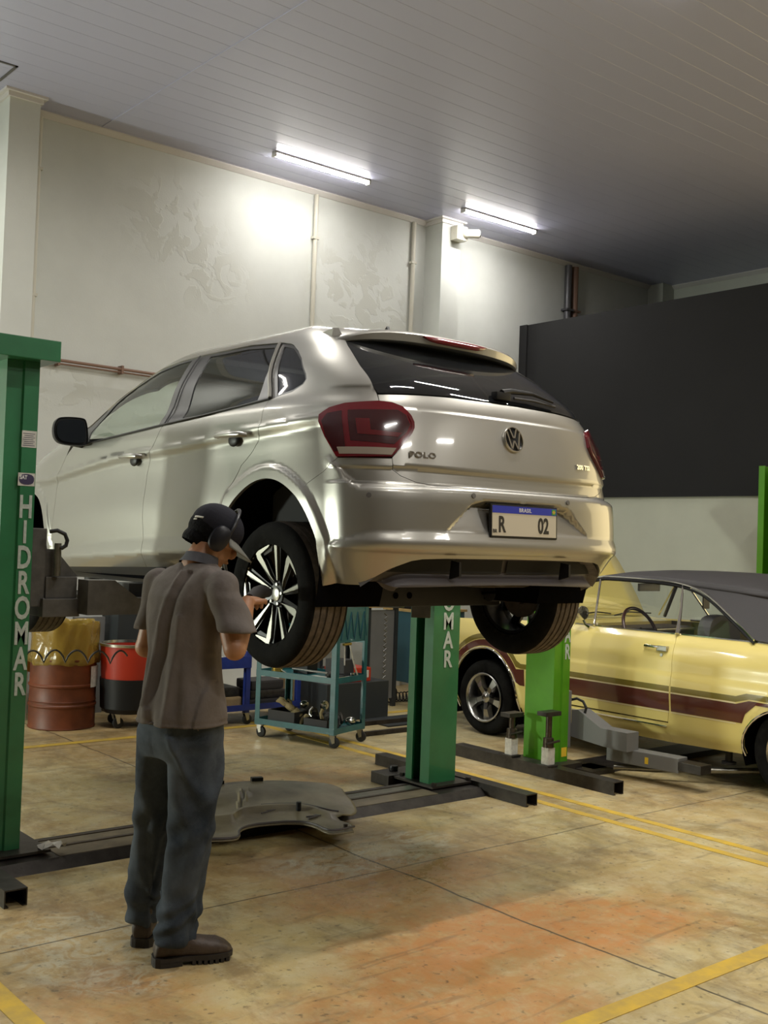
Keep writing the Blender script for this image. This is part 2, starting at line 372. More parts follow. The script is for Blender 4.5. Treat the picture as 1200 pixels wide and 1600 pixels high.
for x in (3.8, 4.4, 5.2, 6.0, 7.0): MB().box((x, YB-.085, 3.025), (x+.02, YB-.001, 3.1)).build('bracket', M['rustpipe'], t)
# floor markings
def stripe(n, pts):
    me = bpy.data.meshes.new('floor_marking'); vs = [(x, y, .0025) for x, y in pts]
    me.from_pydata(vs, [], [tuple(range(len(vs)))]); o = mkobj('trim_floor_line_%d' % n, me, M['yellow']); o['kind'] = 'structure'
    sd = o.modifiers.new('s', 'SOLIDIFY'); sd.thickness = .002
stripe(1, [(5.32, -5), (5.38, -5), (5.38, 8.0), (5.32, 8.0)])
stripe(2, [(5.13, -5), (5.19, -5), (5.19, 8.0), (5.13, 8.0)])
stripe(3, [(-3.5, 2.35), (5.13, 2.35), (5.13, 2.43), (-3.5, 2.43)])
stripe(4, [(1.39, 2.43), (1.47, 2.43), (1.47, 4.2), (1.39, 4.2)])
stripe(5, [(1.0, 7.72), (9.6, 7.72), (9.6, 7.80), (1.0, 7.80)])
# tube lights
M['tube'] = mat('lit_diffuser', (.9, .9, .9), .5, emit=(1.0, .95, .86, 12.0))
M['tube2'] = mat('bright_lit_diffuser', (.9, .9, .9), .5, emit=(1.0, .96, .90, 54.0))
def tube_light(x, y, label, L=1.16, W=TUBE_W, tilt=0.0, spread=170):
    t = thing('tube_light', label, 'ceiling light', (x+L/2, y, CZ), 'tube lights along the ceiling')
    MB().box((x, y-.030, CZ-.018), (x+L, y+.030, CZ-.001), bev=.004).build('housing', M['white'], t)
    g = MB(); n = 10
    pr = [(y-.026*math.cos(PI*k/n), CZ-.018-.028*math.sin(PI*k/n)) for k in range(n+1)]
    g.prism(pr, 'x', x+.02, x+L-.02); g.build('diffuser', M['tube2'] if y > 8.49 and x > 1 else M['tube'], t)
    for xx in (x, x+L-.022): MB().box((xx, y-.03, CZ-.05), (xx+.022, y+.03, CZ-.004), bev=.004).build('end_cap', M['white'], t)
    a = area('lamp', (x+L/2, y, CZ-.055), (x+L/2, y-tilt, 0), L-.06, .05, W, TUBE_COL); parent(a, t)
    a.data.spread = math.radians(spread)
tube_light(5.57, 8.55, 'lit tube light on the ceiling, left of the two seen, above the peeling wall', W=12, tilt=.6, spread=180)
tube_light(8.0, 8.52, 'lit tube light on the ceiling, right of the two seen, near the wall camera', W=17, tilt=.6, spread=180)
for (x, y) in ((1.6, .2), (3.1, 3.0), (5.5, 3.0), (3.1, -1.8), (6.6, -1.8), (.4, 8.5), (2.6, 5.9), (4.75, 4.1)):  # extra tubes: some inferred from reflections, some added to brighten coupe and mechanic
    tube_light(x, y, 'extra lit tube light added to the ceiling rows above and around the viewer')
# small surveillance camera on the right pilaster
t = thing('security_camera', 'small cream dome security camera on a box at the pilaster top', 'camera', (8.42, YB-.30, 5.02))
MB().box((8.20, YB-.40, 4.98), (8.36, YB-.281, 5.14), bev=.015).build('junction_box', M['pipe'], t)
g = MB(); g.cyl((8.32, YB-.40, 5.06), (8.46, YB-.47, 5.07), .050, 18); g.sphere((8.33, YB-.40, 5.06), .055, 16); g.build('camera_body', M['pipe'], t)
MB().cyl((8.44, YB-.458, 5.069), (8.475, YB-.478, 5.071), .038, 18).build('lens', M['blackplastic'], t)
# ------------------------------------------------------------ curved body panels
def pchip(xs, ys):
    xs = np.array(xs, float); ys = np.array(ys, float); h = np.diff(xs); d = np.diff(ys)/h
    m = np.zeros_like(ys); m[0] = d[0]; m[-1] = d[-1]
    for i in range(1, len(xs)-1): m[i] = 0 if d[i-1]*d[i] <= 0 else 2*d[i-1]*d[i]/(d[i-1]+d[i])
    def f(x):
        x = np.clip(np.asarray(x, float), xs[0], xs[-1]); i = np.clip(np.searchsorted(xs, x, side='right')-1, 0, len(xs)-2); t = (x-xs[i])/h[i]
        return ((1+2*t)*(1-t)**2)*ys[i]+t*(1-t)**2*h[i]*m[i]+t*t*(3-2*t)*ys[i+1]+t*t*(t-1)*h[i]*m[i+1]
    return f
def sstep(a, b, x):
    t = np.clip((x-a)/(b-a), 0, 1); return t*t*(3-2*t)
def inpoly(px, py, poly):
    poly = np.asarray(poly); x0, y0 = poly[:, 0], poly[:, 1]; x1, y1 = np.roll(x0, -1), np.roll(y0, -1)
    c = np.zeros(px.shape, bool)
    for i in range(len(poly)):
        with np.errstate(divide='ignore', invalid='ignore'):
            k = ((y0[i] > py) != (y1[i] > py)) & (px < (x1[i]-x0[i])*(py-y0[i])/(y1[i]-y0[i])+x0[i])
        c ^= k
    return c
def pdist(px, py, poly, closed=True):
    poly = np.asarray(poly, float); n = len(poly); d = np.full(px.shape, 1e9)
    for i in range(n if closed else n-1):
        a = poly[i]; b = poly[(i+1) % n]; ab = b-a; L2 = ab@ab+1e-12
        t = np.clip(((px-a[0])*ab[0]+(py-a[1])*ab[1])/L2, 0, 1)
        d = np.minimum(d, np.hypot(px-a[0]-t*ab[0], py-a[1]-t*ab[1]))
    return d
def inset(poly, d):
    p = np.asarray(poly, float); A = .5*np.sum(p[:, 0]*np.roll(p[:, 1], -1)-np.roll(p[:, 0], -1)*p[:, 1]); s = 1 if A > 0 else -1
    e = np.roll(p, -1, 0)-p; L = np.hypot(e[:, 0], e[:, 1])[:, None]; e = e/np.maximum(L, 1e-9); nn = s*np.stack([-e[:, 1], e[:, 0]], 1)
    n0 = np.roll(nn, 1, 0); b = nn+n0; k = 2/np.maximum((b*b).sum(1), .7)[:, None]*.5
    return (p+b*k*d).tolist()
def densify(pts, step, closed=True):
    out = []; n = len(pts)
    for i in range(n if closed else n-1):
        a = np.array(pts[i], float); b = np.array(pts[(i+1) % n], float); k = max(1, int(math.ceil(np.hypot(*(b-a))/step)))
        for j in range(k): out.append(tuple(a+(b-a)*j/k))
    if not closed: out.append(tuple(pts[-1]))
    return out
def chaikin(pts, it=2, closed=False):
    p = [np.array(q, float) for q in pts]
    for _ in range(it):
        q = []; n = len(p)
        if not closed: q.append(p[0])
        for i in range(n if closed else n-1):
            a, b = p[i], p[(i+1) % n]; q += [a*.75+b*.25, a*.25+b*.75]
        if not closed: q.append(p[-1])
        p = q
    return [tuple(v) for v in p]
def panel(name, outline, mapf, m, par, step=.02, holes=(), lines=(), skirt=.016, gap=.0, mirror=False, thick=False, flipn=False):
    """trim a dense triangulated patch to an outline given in surface coordinates and lay it on the surface"""
    if gap: outline = inset(outline, gap)
    B = densify(outline, step*.9); V = list(B); E = [(i, (i+1) % len(B)) for i in range(len(B))]
    HB = []
    for h in holes:
        hb = densify(h, step*.9); k = len(V); V += hb; E += [(k+i, k+(i+1) % len(hb)) for i in range(len(hb))]; HB.append((k, len(hb), h))
    for l in lines:
        lb = densify(l, step*.8, False); k = len(V); V += lb; E += [(k+i, k+i+1) for i in range(len(lb)-1)]
    o = np.array(outline); x0, y0 = o.min(0); x1, y1 = o.max(0)
    gx, gy = np.meshgrid(np.arange(x0, x1, step), np.arange(y0, y1, step*.87)); gx = gx+(np.arange(gy.shape[0])[:, None] % 2)*step*.5
    gx = gx.ravel(); gy = gy.ravel()
    ok = inpoly(gx, gy, outline) & (pdist(gx, gy, outline) > step*.45)
    for h in holes: ok &= ~inpoly(gx, gy, h) & (pdist(gx, gy, h) > step*.45)
    for l in lines: ok &= pdist(gx, gy, l, False) > step*.45
    V += [(float(a), float(b)) for a, b in zip(gx[ok], gy[ok])]
    r = delaunay_2d_cdt([Vector(v) for v in V], E, [], 0, 1e-5)
    vv = np.array([tuple(v) for v in r[0]]); ff = [tuple(f) for f in r[2]]
    cx = np.array([np.mean(vv[list(f)], 0) for f in ff]); keep = inpoly(cx[:, 0], cx[:, 1], outline)
    for h in holes: keep &= ~inpoly(cx[:, 0], cx[:, 1], h)
    ff = [f for f, k in zip(ff, keep) if k]
    a, z = vv[:, 0], vv[:, 1]; Pp = mapf(a, z); e = getattr(mapf, 'eps', 2e-3)
    da = mapf(a+e, z)-mapf(a-e, z); dz = mapf(a, z+e)-mapf(a, z-e); N = np.cross(da, dz)
    N /= np.maximum(np.linalg.norm(N, axis=1), 1e-12)[:, None]
    ref = mapf.out(Pp) if hasattr(mapf, 'out') else None
    if ref is not None and np.sum(np.sum(N*ref, 1)) < 0: N = -N
    if flipn: N = -N
    if mirror: Pp = Pp*np.array([-1, 1, 1]); N = N*np.array([-1, 1, 1])
    Pp = Pp+getattr(mapf, 'origin', np.zeros(3))
    # orient faces along N
    F = []
    for f in ff:
        n = np.cross(Pp[f[1]]-Pp[f[0]], Pp[f[2]]-Pp[f[0]]); F.append(f if n@N[f[0]] > 0 else f[::-1])
    vs = [tuple(p) for p in Pp]; ns = [tuple(n) for n in N]
    if skirt > 0:
        from collections import Counter
        ec = {}
        for f in F:
            for i in range(len(f)): ec[(f[i], f[(i+1) % len(f)])] = 1
        bd = [(i, j) for (i, j) in ec if (j, i) not in ec]
        for (i, j) in bd:
            d = Pp[j]-Pp[i]; s = np.cross(d, N[i]); s /= max(np.linalg.norm(s), 1e-9); k = len(vs)
            vs += [tuple(Pp[i]), tuple(Pp[j]), tuple(Pp[j]-N[j]*skirt), tuple(Pp[i]-N[i]*skirt)]; ns += [tuple(s)]*4
            F.append((k+1, k, k+3, k+2))
    me = bpy.data.meshes.new(name); me.from_pydata(vs, [], F)
    for p in me.polygons: p.use_smooth = True
    me.update()
    me.normals_split_custom_set_from_vertices(ns)
    return mkobj(name, me, m, par)
# ------------------------------------------------------------ silver hatchback raised on the lift
PO = np.array([3.5, 3.3, 1.16])
pW = pchip([.15,.2,.3,.42,.6,.8,.92,1.0,1.06,1.2,1.3,1.36,1.40,1.44,1.475], [.80,.83,.855,.868,.876,.874,.868,.845,.80,.735,.67,.625,.585,.52,.42])
pYR = pchip([.15,.26,.40,.44,.6,.67,.78,.9,1.0,1.06,1.11,1.2,1.3,1.36,1.40,1.44,1.475], [.10,.05,.02,.0,.0,.01,.03,.055,.08,.11,.15,.28,.45,.57,.67,.80,.97])
pYF = pchip([.15,.45,.65,.74,.83,.91,.98,1.03,1.1,1.2,1.3,1.37,1.44,1.475], [3.95,4.05,4.03,3.98,3.83,3.6,3.3,3.1,2.95,2.74,2.49,2.28,2.05,1.91])
pNZ = pchip([.2,.42,.66,.9,1.0,1.1,1.3,1.4], [5,5.5,5.0,4.4,4.0,4.1,4.6,5.0])
PY1, PY2 = 1.0, 1.9
_th = np.linspace(0, PI/2, 4001); _c = np.cos(_th)**.5; _s = np.sin(_th)**.5
_L = np.concatenate([[0], np.cumsum(np.hypot(np.diff(_c)*.85, np.diff(_s)*.95))]); AR = _L[-1]; AC = PY1-AR
def pbase(a, z):
    l = PY1-a; sg = np.where(l > AR, -1, 1); l = np.where(l > AR, 2*AR-l, l); l = np.clip(l, 0, AR)
    c = np.interp(l, _L, _c); s = np.interp(l, _L, _s); w = pW(z); n = pNZ(z); k = 4/n
    g = c*((c*c+.0225)/1.0225)**((k-1)/2); s1 = np.clip(1-g**n, 0, 1)**(1/n); s2 = s**k; c2 = np.clip(1-s2**n, 0, 1)**(1/n)
    c, s = np.where(c < .85, g, c2), np.where(c < .85, s1, s2)
    x = -w*c*sg; y = np.where(a < PY1, PY1-(PY1-pYR(z))*s, a)
    t = np.clip((y-PY2)/np.maximum(pYF(z)-PY2, .02), 0, 1)
    x = np.where((y > PY2) & (a > PY1), -w*(1-t**5)**.2, x)
    return np.stack([x, y, z], -1)
shoulder = pchip([.30,.40,.62,.88,1.12,1.61,2.13,2.6,3.12], [.96,.954,.934,.917,.901,.868,.846,.80,.743])
lowtop = pchip([1.0,1.83,2.34,2.82,2.98], [.435,.41,.379,.334,.279]); lowbot = pchip([1.0,1.72,2.35,2.96], [.375,.341,.304,.273])
ARCH = [(1.02,.20),(1.02,.40),(1.014,.50),(.994,.56),(.966,.605),(.918,.648),(.855,.680),(.774,.694),(.693,.683),(.63,.657),(.586,.630),(.553,.605),(.519,.568),(.486,.52),(.447,.444),(.415,.376),(.39,.29),(.385,.20)]
ARCH = [ARCH[0]]+chaikin(ARCH[1:-1], 4)+[ARCH[-1]]
FARCH = [(3.07,.18),(3.08,.346),(3.112,.44),(3.18,.55),(3.28,.635),(3.42,.665),(3.56,.635),(3.67,.55),(3.735,.42),(3.75,.18)]
FARCH = [FARCH[0]]+chaikin(FARCH[1:-1], 4)+[FARCH[-1]]
REC = [(-.455,.487),(-.31,.603),(-.24,.618),(.24,.618),(.31,.603),(.455,.487)]
def pdisp(a, z, p):
    x, y = np.abs(p[..., 0]), p[..., 1]; d = np.zeros_like(z)
    # side: shoulder crease with hollow below, sill crease, wheel arch lips
    side = sstep(.28, .42, a)
    zs = shoulder(a); u = zs-z
    hol = -.020*sstep(0, .05, u)*(1-sstep(.10, .36, u)); d = d+hol*side
    d = d-.006*sstep(0, .02, -u)*(1-sstep(.02, .12, -u))*side
    sl = sstep(.96, 1.25, a)*(1-sstep(2.75, 3.0, a)); zt = lowtop(a); zb = lowbot(a)
    k = np.clip((zt-z)/np.maximum(zt-zb, .01), 0, 1); d = d+sl*np.where(z > zb, .020*k, .020-.30*(zb-z))
    for (poly, w) in ((ARCH, .075), (FARCH, .07)):
        near = pdist(a, z, poly, False); d = d+.014*(1-sstep(w*.60, w, near))*(z > .15)
    # tail
    b = np.abs(a-AC); re = 1-sstep(.84, .98, b)
    led = np.interp(b, [0, .2, .4, .63, .77, .80, .846, .88, .93], [.655,.654,.649,.643,.642,.651,.68,.72,.76])
    d = d+re*.022*sstep(led+.030, led-.004, z)*1.0
    zbt = np.interp(x, [0, .446, .73, .774, .811, .85], [.486,.486,.476,.468,.445,.418]); zbb = np.interp(x, [0, .7, .83], [.433,.43,.416])
    kk = np.clip((zbt-z)/np.maximum(zbt-zbb, .004), 0, 1); tail = 1-sstep(.90, .96, b)
    d = d+tail*np.where(z > zbb, .018*kk, .018-.34*(zbb-z))
    ins = inpoly(np.abs(p[..., 0])*1.0, z, [(0,.487),(.455,.487),(.31,.603),(.24,.618),(0,.618)]) & (b < .8)
    dd = pdist(x, z, [(.458,.484),(.31,.603),(.24,.618),(0,.618)], False)
    d = d-np.where(ins, .045*sstep(0, .016, dd)*np.clip((z-.482)/.12, 0, 1)**.8, 0)
    d = d-re*np.where((z > .67) & (z < .742), .010*sstep(.742, .735, z), 0)
    d = d-re*.006*sstep(.985, 1.0, z)*(z < 1.08)
    return d
class PMap:
    origin = PO; eps = 4.5e-3
    def __init__(s, off=0.0, plain=False): s.off = off; s.plain = plain
    def nrm(s, a, z):
        e = 2e-3; n = np.cross(pbase(a+e, z)-pbase(a-e, z), pbase(a, z+e)-pbase(a, z-e)); n /= np.maximum(np.linalg.norm(n, axis=-1), 1e-12)[..., None]
        o = s.out(pbase(a, z)); return n*np.sign(np.sum(n*o, -1))[..., None]
    def out(s, p): return p-np.array([0, 1.6, .6])*np.ones_like(p)+np.stack([p[..., 0]*2, 0*p[..., 1], 0*p[..., 2]], -1)
    def __call__(s, a, z):
        a = np.asarray(a, float); z = np.asarray(z, float); p = pbase(a, z); n = s.nrm(a, z)
        d = s.off+(0 if s.plain else pdisp(a, z, p)); return p+n*np.asarray(d)[..., None]
class FMap:
    """front of the car: xh across (-1..1), z up; bonnet and windscreen"""
    origin = PO
    def __init__(s, off=0.0): s.off = off
    def out(s, p): return np.stack([p[..., 0]*.3, np.ones_like(p[..., 1]), np.ones_like(p[..., 2])*.8], -1)
    def __call__(s, xh, z):
        xh = np.asarray(xh, float); z = np.asarray(z, float); y = PY2+(pYF(z)-PY2)*np.clip(1-np.abs(xh)**5, 0, 1)**.2
        p = np.stack([pW(z)*xh, y, z+0*xh], -1)
        if s.off: p = p-np.array([0, s.off, s.off])
        return p
MP = PMap(); MF = FMap()
GD = [(1.70,.975),(1.721,.936),(1.797,.847),(1.836,.742),(1.838,.609),(1.832,.50),(1.826,.41),(1.823,.34),(1.821,.257)]   # gap between the doors
GF = [(2.99,.213),(3.012,.275),(3.012,.375),(3.014,.494),(3.006,.678),(2.953,.77),(2.841,.873),(2.76,.925)]               # front door / wing
GR = [(1.036,.50),(1.034,.568),(1.012,.624),(.988,.688),(.955,.757),(.884,.815),(.833,.864),(.804,.915),(.780,.955),(.775,1.0),(.783,1.052)]
BELT = [(.783,1.056),(1.0,1.036),(1.301,1.011),(1.687,.988),(2.366,.941),(2.70,.925)]
DLOT = [(2.80,.985),(2.79,1.03),(2.66,1.145),(2.43,1.262),(2.17,1.345),(1.97,1.375),(1.756,1.386),(1.28,1.384),(.968,1.357),(.80,1.338),(.745,1.325),(.66,1.29),(.595,1.245),(.535,1.16),(.53,1.135),(.55,1.11),(.623,1.078)]
LAMP = [(.376,.953),(.325,.983),(.255,1.002),(.112,1.013),(.057,1.010),(.011,.996),(-.021,.97),(-.058,.916),(-.039,.871),(.043,.778),(.301,.772),(.353,.856),(.381,.922)]
HL = [(.125,1.386),(.160,1.354),(.175,1.298),(.168,1.184),(.150,1.089),(.109,1.013)]
HLOW = [(.043,.775),(.040,.73),(.0,.706),(-.077,.683),(-.169,.675),(-.3,.674),(AC,.674)]
DIF = [(.170,.244),(.088,.294),(.03,.325),(-.022,.344),(-.075,.363),(-.13,.372),(-.25,.377),(AC,.380)]
def mir(pts): return [(2*AC-a, z) for a, z in reversed(pts)]
def sym(left): return list(left)+mir(left)
car = thing('hatchback_car', 'silver grey five-door hatchback raised on the green two-post lift', 'car', (3.5, 5.3, 1.16))
quarter = [(.125,1.386),(.160,1.354),(.175,1.298),(.168,1.184),(.150,1.089),(.109,1.013),(.112,1.013),(.255,1.002),(.325,.983),(.376,.953),(.381,.922),(.353,.856),(.301,.772),(.384,.719),(.494,.667),(.553,.605)]
quarter += [q for q in reversed(ARCH) if q[0] > .56 and q[1] > .26]+[(1.02,.262)]+GR+[(.70,1.068),(.623,1.078)]+list(reversed(DLOT[:-1]))+[(2.77,.93),(2.84,.93),(2.86,1.03),(2.72,1.165),(2.50,1.29),(2.27,1.375),(2.0,1.45),(1.85,1.462),(1.0,1.462),(.5,1.462),(.25,1.452),(.125,1.425)]
sl_ = [(a, float(shoulder(a))) for a in np.linspace(.44, .74, 8)]
rdoor = [(1.04,.30)]+GR+BELT[1:4]+GD+[(1.04,.285)]
fdoor = [(1.70,.985),(2.366,.941),(2.72,.925)]+list(reversed(GF))+list(reversed(GD))
sill = [(1.02,.262),(1.821,.257),(2.99,.213),(3.05,.21),(3.05,.15),(1.02,.15)]
fb = [(PY2+.924*(float(pYF(z))-PY2), z) for z in np.linspace(.18, .98, 18)]
fender = [(3.05,.20)]+FARCH[1:-1]+[(3.75,.20)]+fb+[(2.90,1.0),(2.86,.98),(2.80,.935),(2.84,.873)]+list(reversed(GF[:-2]))
bumpL = [(.39,.248)]+[q for q in reversed(ARCH) if q[1] > .27 and q[0] < .56]+[(.494,.667),(.384,.719),(.301,.772),(.043,.775)]+HLOW[1:]
bump = bumpL+mir(bumpL[:-1])+list(reversed(mir(DIF[:-1])))[0:0]
bump = bumpL+mir(bumpL[:-1])+[(2*AC-a, z) for a, z in DIF[:-1]]+[(AC, .380)]+list(reversed(DIF[:-1]))
xz = lambda x, z: (x, z)
def a_of_x(xx, z):
    aa = np.linspace(AC, .6, 600); xs = -pbase(aa, np.full_like(aa, z))[:, 0]; return float(np.interp(-xx, xs, aa)) if False else float(np.interp(xx, xs, aa))
def blin(pts):      # |x|,z -> a,z on the left half
    return [(a_of_x(x, z), z) for x, z in pts]
lnL = [blin([(.446,.486),(.73,.476),(.774,.468),(.811,.445)]), blin([(0.02,.433),(.3,.433),(.7,.43),(.82,.417)]), [(.30,.715),(.266,.68),(.223,.651),(.187,.642),(.05,.643),(-.17,.649),(-.56,.655)], blin([(.455,.489),(.31,.603),(.24,.617),(.02,.617)]), blin([(.02,.486),(.44,.486)])]
lines_b = lnL+[[(2*AC-a, z) for a, z in l] for l in lnL]
gateL = [(.128,1.052),(.109,1.013),(.057,1.010),(.011,.996),(-.021,.97),(-.058,.916),(-.039,.871),(.043,.778)]+HLOW[1:]
gate = gateL+mir(gateL[:-1])+[(2*AC-a, z) for a, z in [(-.019,1.058),(-.225,1.066)]]+[(AC,1.071),(-.225,1.066),(-.019,1.058)]
gl = [(AC,1.073),(-.225,1.068),(-.019,1.060),(.128,1.054),(.150,1.089),(.168,1.184),(.175,1.298),(.160,1.354),(.13,1.39)]
gateglass = gl+[(AC,1.405)]+mir(gl)[:-1]
for side, mr in (('left', False), ('right', True)):
    q = panel('side_panel', quarter, MP, M['paint'], car, .016, gap=.002, mirror=mr, lines=[sl_])
    dr = panel('rear_door', rdoor, MP, M['paint'], car, .018, gap=.003, mirror=mr, lines=[[(a, float(shoulder(a))) for a in np.linspace(.86, 1.78, 12)], [(a, float(lowbot(a))) for a in np.linspace(1.06, 1.80, 9)], [(a, float(lowtop(a))) for a in np.linspace(1.06, 1.80, 9)]])
    df = panel('front_door', fdoor, MP, M['paint'], car, .018, gap=.003, mirror=mr, lines=[[(a, float(shoulder(a))) for a in np.linspace(1.83, 2.90, 12)], [(a, float(lowbot(a))) for a in np.linspace(1.84, 2.96, 9)], [(a, float(lowtop(a))) for a in np.linspace(1.84, 2.96, 9)]])
    panel('front_wing', fender, MP, M['paint'], car, .025, gap=.002, mirror=mr)
    panel('sill', sill, PMap(-.012), M['greyplastic'], car, .03, gap=.001, mirror=mr)
    # side windows: black surround, panes set in it
    PT = PMap(-.006, True); PG = PMap(-.010, True)
    sur = [(.783,1.056),(1.0,1.036),(1.301,1.011),(1.687,.988),(2.366,.941),(2.72,.925)]+DLOT
    fw = [(1.755,.998),(1.80,1.2),(1.845,1.368),(1.97,1.362),(2.16,1.330),(2.36,1.26),(2.50,1.175),(2.60,1.06),(2.57,.945),(2.366,.955)]
    rw = [(.905,1.062),(.93,1.24),(1.02,1.342),(1.28,1.366),(1.655,1.370),(1.60,1.2),(1.535,1.018),(1.301,1.028)]
    qw = [(.745,1.075),(.82,1.20),(.905,1.335),(.80,1.322),(.745,1.312),(.67,1.278),(.607,1.238),(.55,1.16),(.545,1.135),(.565,1.115),(.63,1.092)]
    sr = panel('window_surround', sur, PT, M['pillar'], car, .025, holes=[fw, rw, qw], mirror=mr, skirt=.006)
    panel('front_window', fw, PG, M['fglass'], car, .05, mirror=mr, skirt=0, gap=-.004)
    panel('rear_window', rw, PG, M['rglass'], car, .05, mirror=mr, skirt=0, gap=-.004)
    panel('quarter_window', qw, PG, M['rglass'], car, .05, mirror=mr, skirt=0, gap=-.004)
    s_ = -1 if not mr else 1
    # bright bead under and over the glass, and the divider bar of the rear window
    def srf(a, z, off=0.0):
        p = PMap(off, True)(np.array([a]), np.array([z]))[0]; p = p*np.array([-s_*-1 if mr else 1, 1, 1]) if False else p
        if mr: p = p*np.array([-1, 1, 1])
        return tuple(p+PO)
    MB().tube([srf(a, z, .003) for a, z in densify(BELT, .12, False)], .006, 6).build('window_seal', M['blackplastic'], car)
    MB().tube([srf(a, z, .002) for a, z in densify([(.783,1.06),(.85,1.15),(.975,1.352)], .05, False)], .011, 6).build('window_divider', M['satin'], sr)
    MB().tube([srf(a, z, .003) for a, z in densify([(1.68,.992),(1.72,1.18),(1.765,1.38)], .05, False)], .004, 6).build('door_seam', M['blackplastic'], sr)
    # door handles: grip bar over a recessed cup
    for (dpar, a0, z0) in ((dr, 1.0, .893), (df, 1.97, .833)):
        g = MB(); pts = [srf(a0+t, z0+.0+.02*t, o) for t, o in ((-.115, .004), (-.10, .030), (-.05, .038), (.02, .038), (.08, .032), (.105, .004))]
        g.tube(pts, [.010, .014, .015, .015, .014, .010], 10)
        h = g.build('door_handle', M['paint'], dr if dpar is dr else df)
        c = MB(); p = Vector(srf(a0-.015, z0-.018, -.002)); c.sphere(p, (.012, .045, .032), 16); c.build('handle_cup', M['blackplastic'], dpar)
        if dpar is df: 
            pass
    # lamp
    lm = panel('tail_lamp', LAMP, PMap(.012, True), M['redlens'], car, .02, gap=.004, mirror=mr, skirt=.03)
    panel('clear_lens', [(.292,.814),(.282,.785),(.046,.785),(.026,.814)], PMap(.0145, True), M['clearlens'], lm, .03, mirror=mr, skirt=.002)
    panel('dark_lens', [(.235,.968),(.225,.84),(.035,.83),(-.02,.885),(-.035,.915),(-.01,.955),(.03,.975)], PMap(.0135, True), M['reddeep'], lm, .03, mirror=mr, skirt=.001)
    panel('side_lens', [(.36,.925),(.345,.86),(.305,.795),(.25,.80),(.262,.965),(.33,.955)], PMap(.0138, True), M['reddeep'], lm, .03, mirror=mr, skirt=.001)
    panel('light_guide', [(.20,.932),(.192,.868),(.02,.860),(.0,.878),(.135,.886),(.14,.932)], PMap(.0150, True), M['redguide'], lm, .03, mirror=mr, skirt=.001)
    panel('lens_edge', chaikin([(-.026,.965),(-.060,.916),(-.040,.868),(.040,.782),(.052,.784),(-.028,.870),(-.046,.915),(-.012,.962)],1,True), PMap(.0150, True), M['redguide'], lm, .03, mirror=mr, skirt=.001)
    g = MB()
    for (a0, z0) in ((.155, .616),):
        p = Vector(srf(a0, z0, .019)); n = Vector(srf(a0, z0, .03))-p; q1 = p+n.normalized()*.003; g.cyl(p-n*.01, q1, .011, 16)
    g.build('parking_sensor', M['trimgrey'], car)
    MB().cyl(Vector(srf(-.354, .636, .02)), Vector(srf(-.354, .636, .026)), .011, 16).build('parking_sensor', M['trimgrey'], car)
bmp = panel('rear_bumper', bump, MP, M['paint'], car, .012, gap=.0015, lines=lines_b, skirt=.035)
tg = panel('tailgate', gate, MP, M['paint'], car, .014, gap=.003, lines=[[(.03,.742),(-.3,.744),(AC,.744),(2*AC+.3,.744),(2*AC-.03,.742)], [(-.02,.985),(-.3,.991),(AC,.993),(2*AC+.3,.991),(2*AC+.02,.985)]], skirt=.025)
panel('rear_window_glass', gateglass, PMap(-.003, True), M['hglass'], tg, .04, gap=.003, skirt=.01)
# roof skin and spoiler
def roofz(x, y):
    x = np.asarray(x, float); y = np.asarray(y, float); t = np.clip((y-.80)/(2.0-.80), 0, 1)
    return 1.460+.030*np.clip(1-(x/.46)**2, 0, 1)*(4*t*(1-t))**.6-.32*np.clip(.97-y, 0, 1)*np.abs(x/.44)**4-.05*np.clip(.92-y, 0, 1)-.03*np.clip((y-1.9)/.1, 0, 1)
class RoofMap:
    origin = PO
    def out(s, p): return np.stack([0*p[..., 0], 0*p[..., 1], 1+0*p[..., 2]], -1)
    def __call__(s, x, y): return np.stack([np.asarray(x, float), np.asarray(y, float), roofz(x, y)], -1)
panel('roof', [(-.44,.79),(.44,.79),(.455,1.0),(.455,1.85),(.42,1.94),(.3,1.975),(-.3,1.975),(-.42,1.94),(-.455,1.85),(-.455,1.0)], RoofMap(), M['paint'], car, .05, skirt=.02)
def spoiler():
    vs = []; fs = []; n = 40
    for i in range(n+1):
        u = -1+2*i/n; x = .575*u; e = abs(u)**3.2
        yb = .452+.10*e+.05*abs(u)**12; zt = 1.402-.040*e-.02*abs(u)**10; th = .046*(1-.55*abs(u)**5)
        r0 = float(roofz(min(abs(x), .44), .81)); prof = [(.82, r0+.001-.25*max(0, abs(x)-.44)), (.64, 1.438-.045*u*u), (yb+.05, zt+.010), (yb+.012, zt+.002), (yb, zt-.010), (yb+.004, zt-th), (yb+.02, zt-th-.006), (yb+.10, zt-th+.004), (.70-.04*e, 1.350-.045*u*u)]
        for (y, z) in prof: vs.append((x+PO[0], y+PO[1], z+PO[2]))
    m = 9
    for i in range(n):
        for k in range(m-1): fs.append((i*m+k, i*m+k+1, (i+1)*m+k+1, (i+1)*m+k))
    fs.append(tuple(range(m))); fs.append(tuple(n*m+k for k in range(m-1, -1, -1)))
    return MB().add(vs, fs, True)
sp = spoiler().build('roof_spoiler', M['paint'], tg)
def brake_strip(z0, z1, w, off):
    vs = []; fs = []; n = 24
    for i in range(n+1):
        u = -1+2*i/n; x = w*u; e = abs(x/.575)**3.2; yb = .452+.10*e-off; zt = 1.402-.040*e; k = (1-abs(u)**6)
        vs += [(x+PO[0], yb+PO[1], zt+z0*k-.018*(1-k)+PO[2]), (x+PO[0], yb+PO[1]-.002, zt+z1*k-.018*(1-k)+PO[2])]
    for i in range(n): fs.append((2*i, 2*i+1, 2*i+3, 2*i+2))
    return MB().add(vs, fs, True)
o = brake_strip(-.012, -.040, .205, .004).build('high_brake_lamp', M['redlens'], sp)
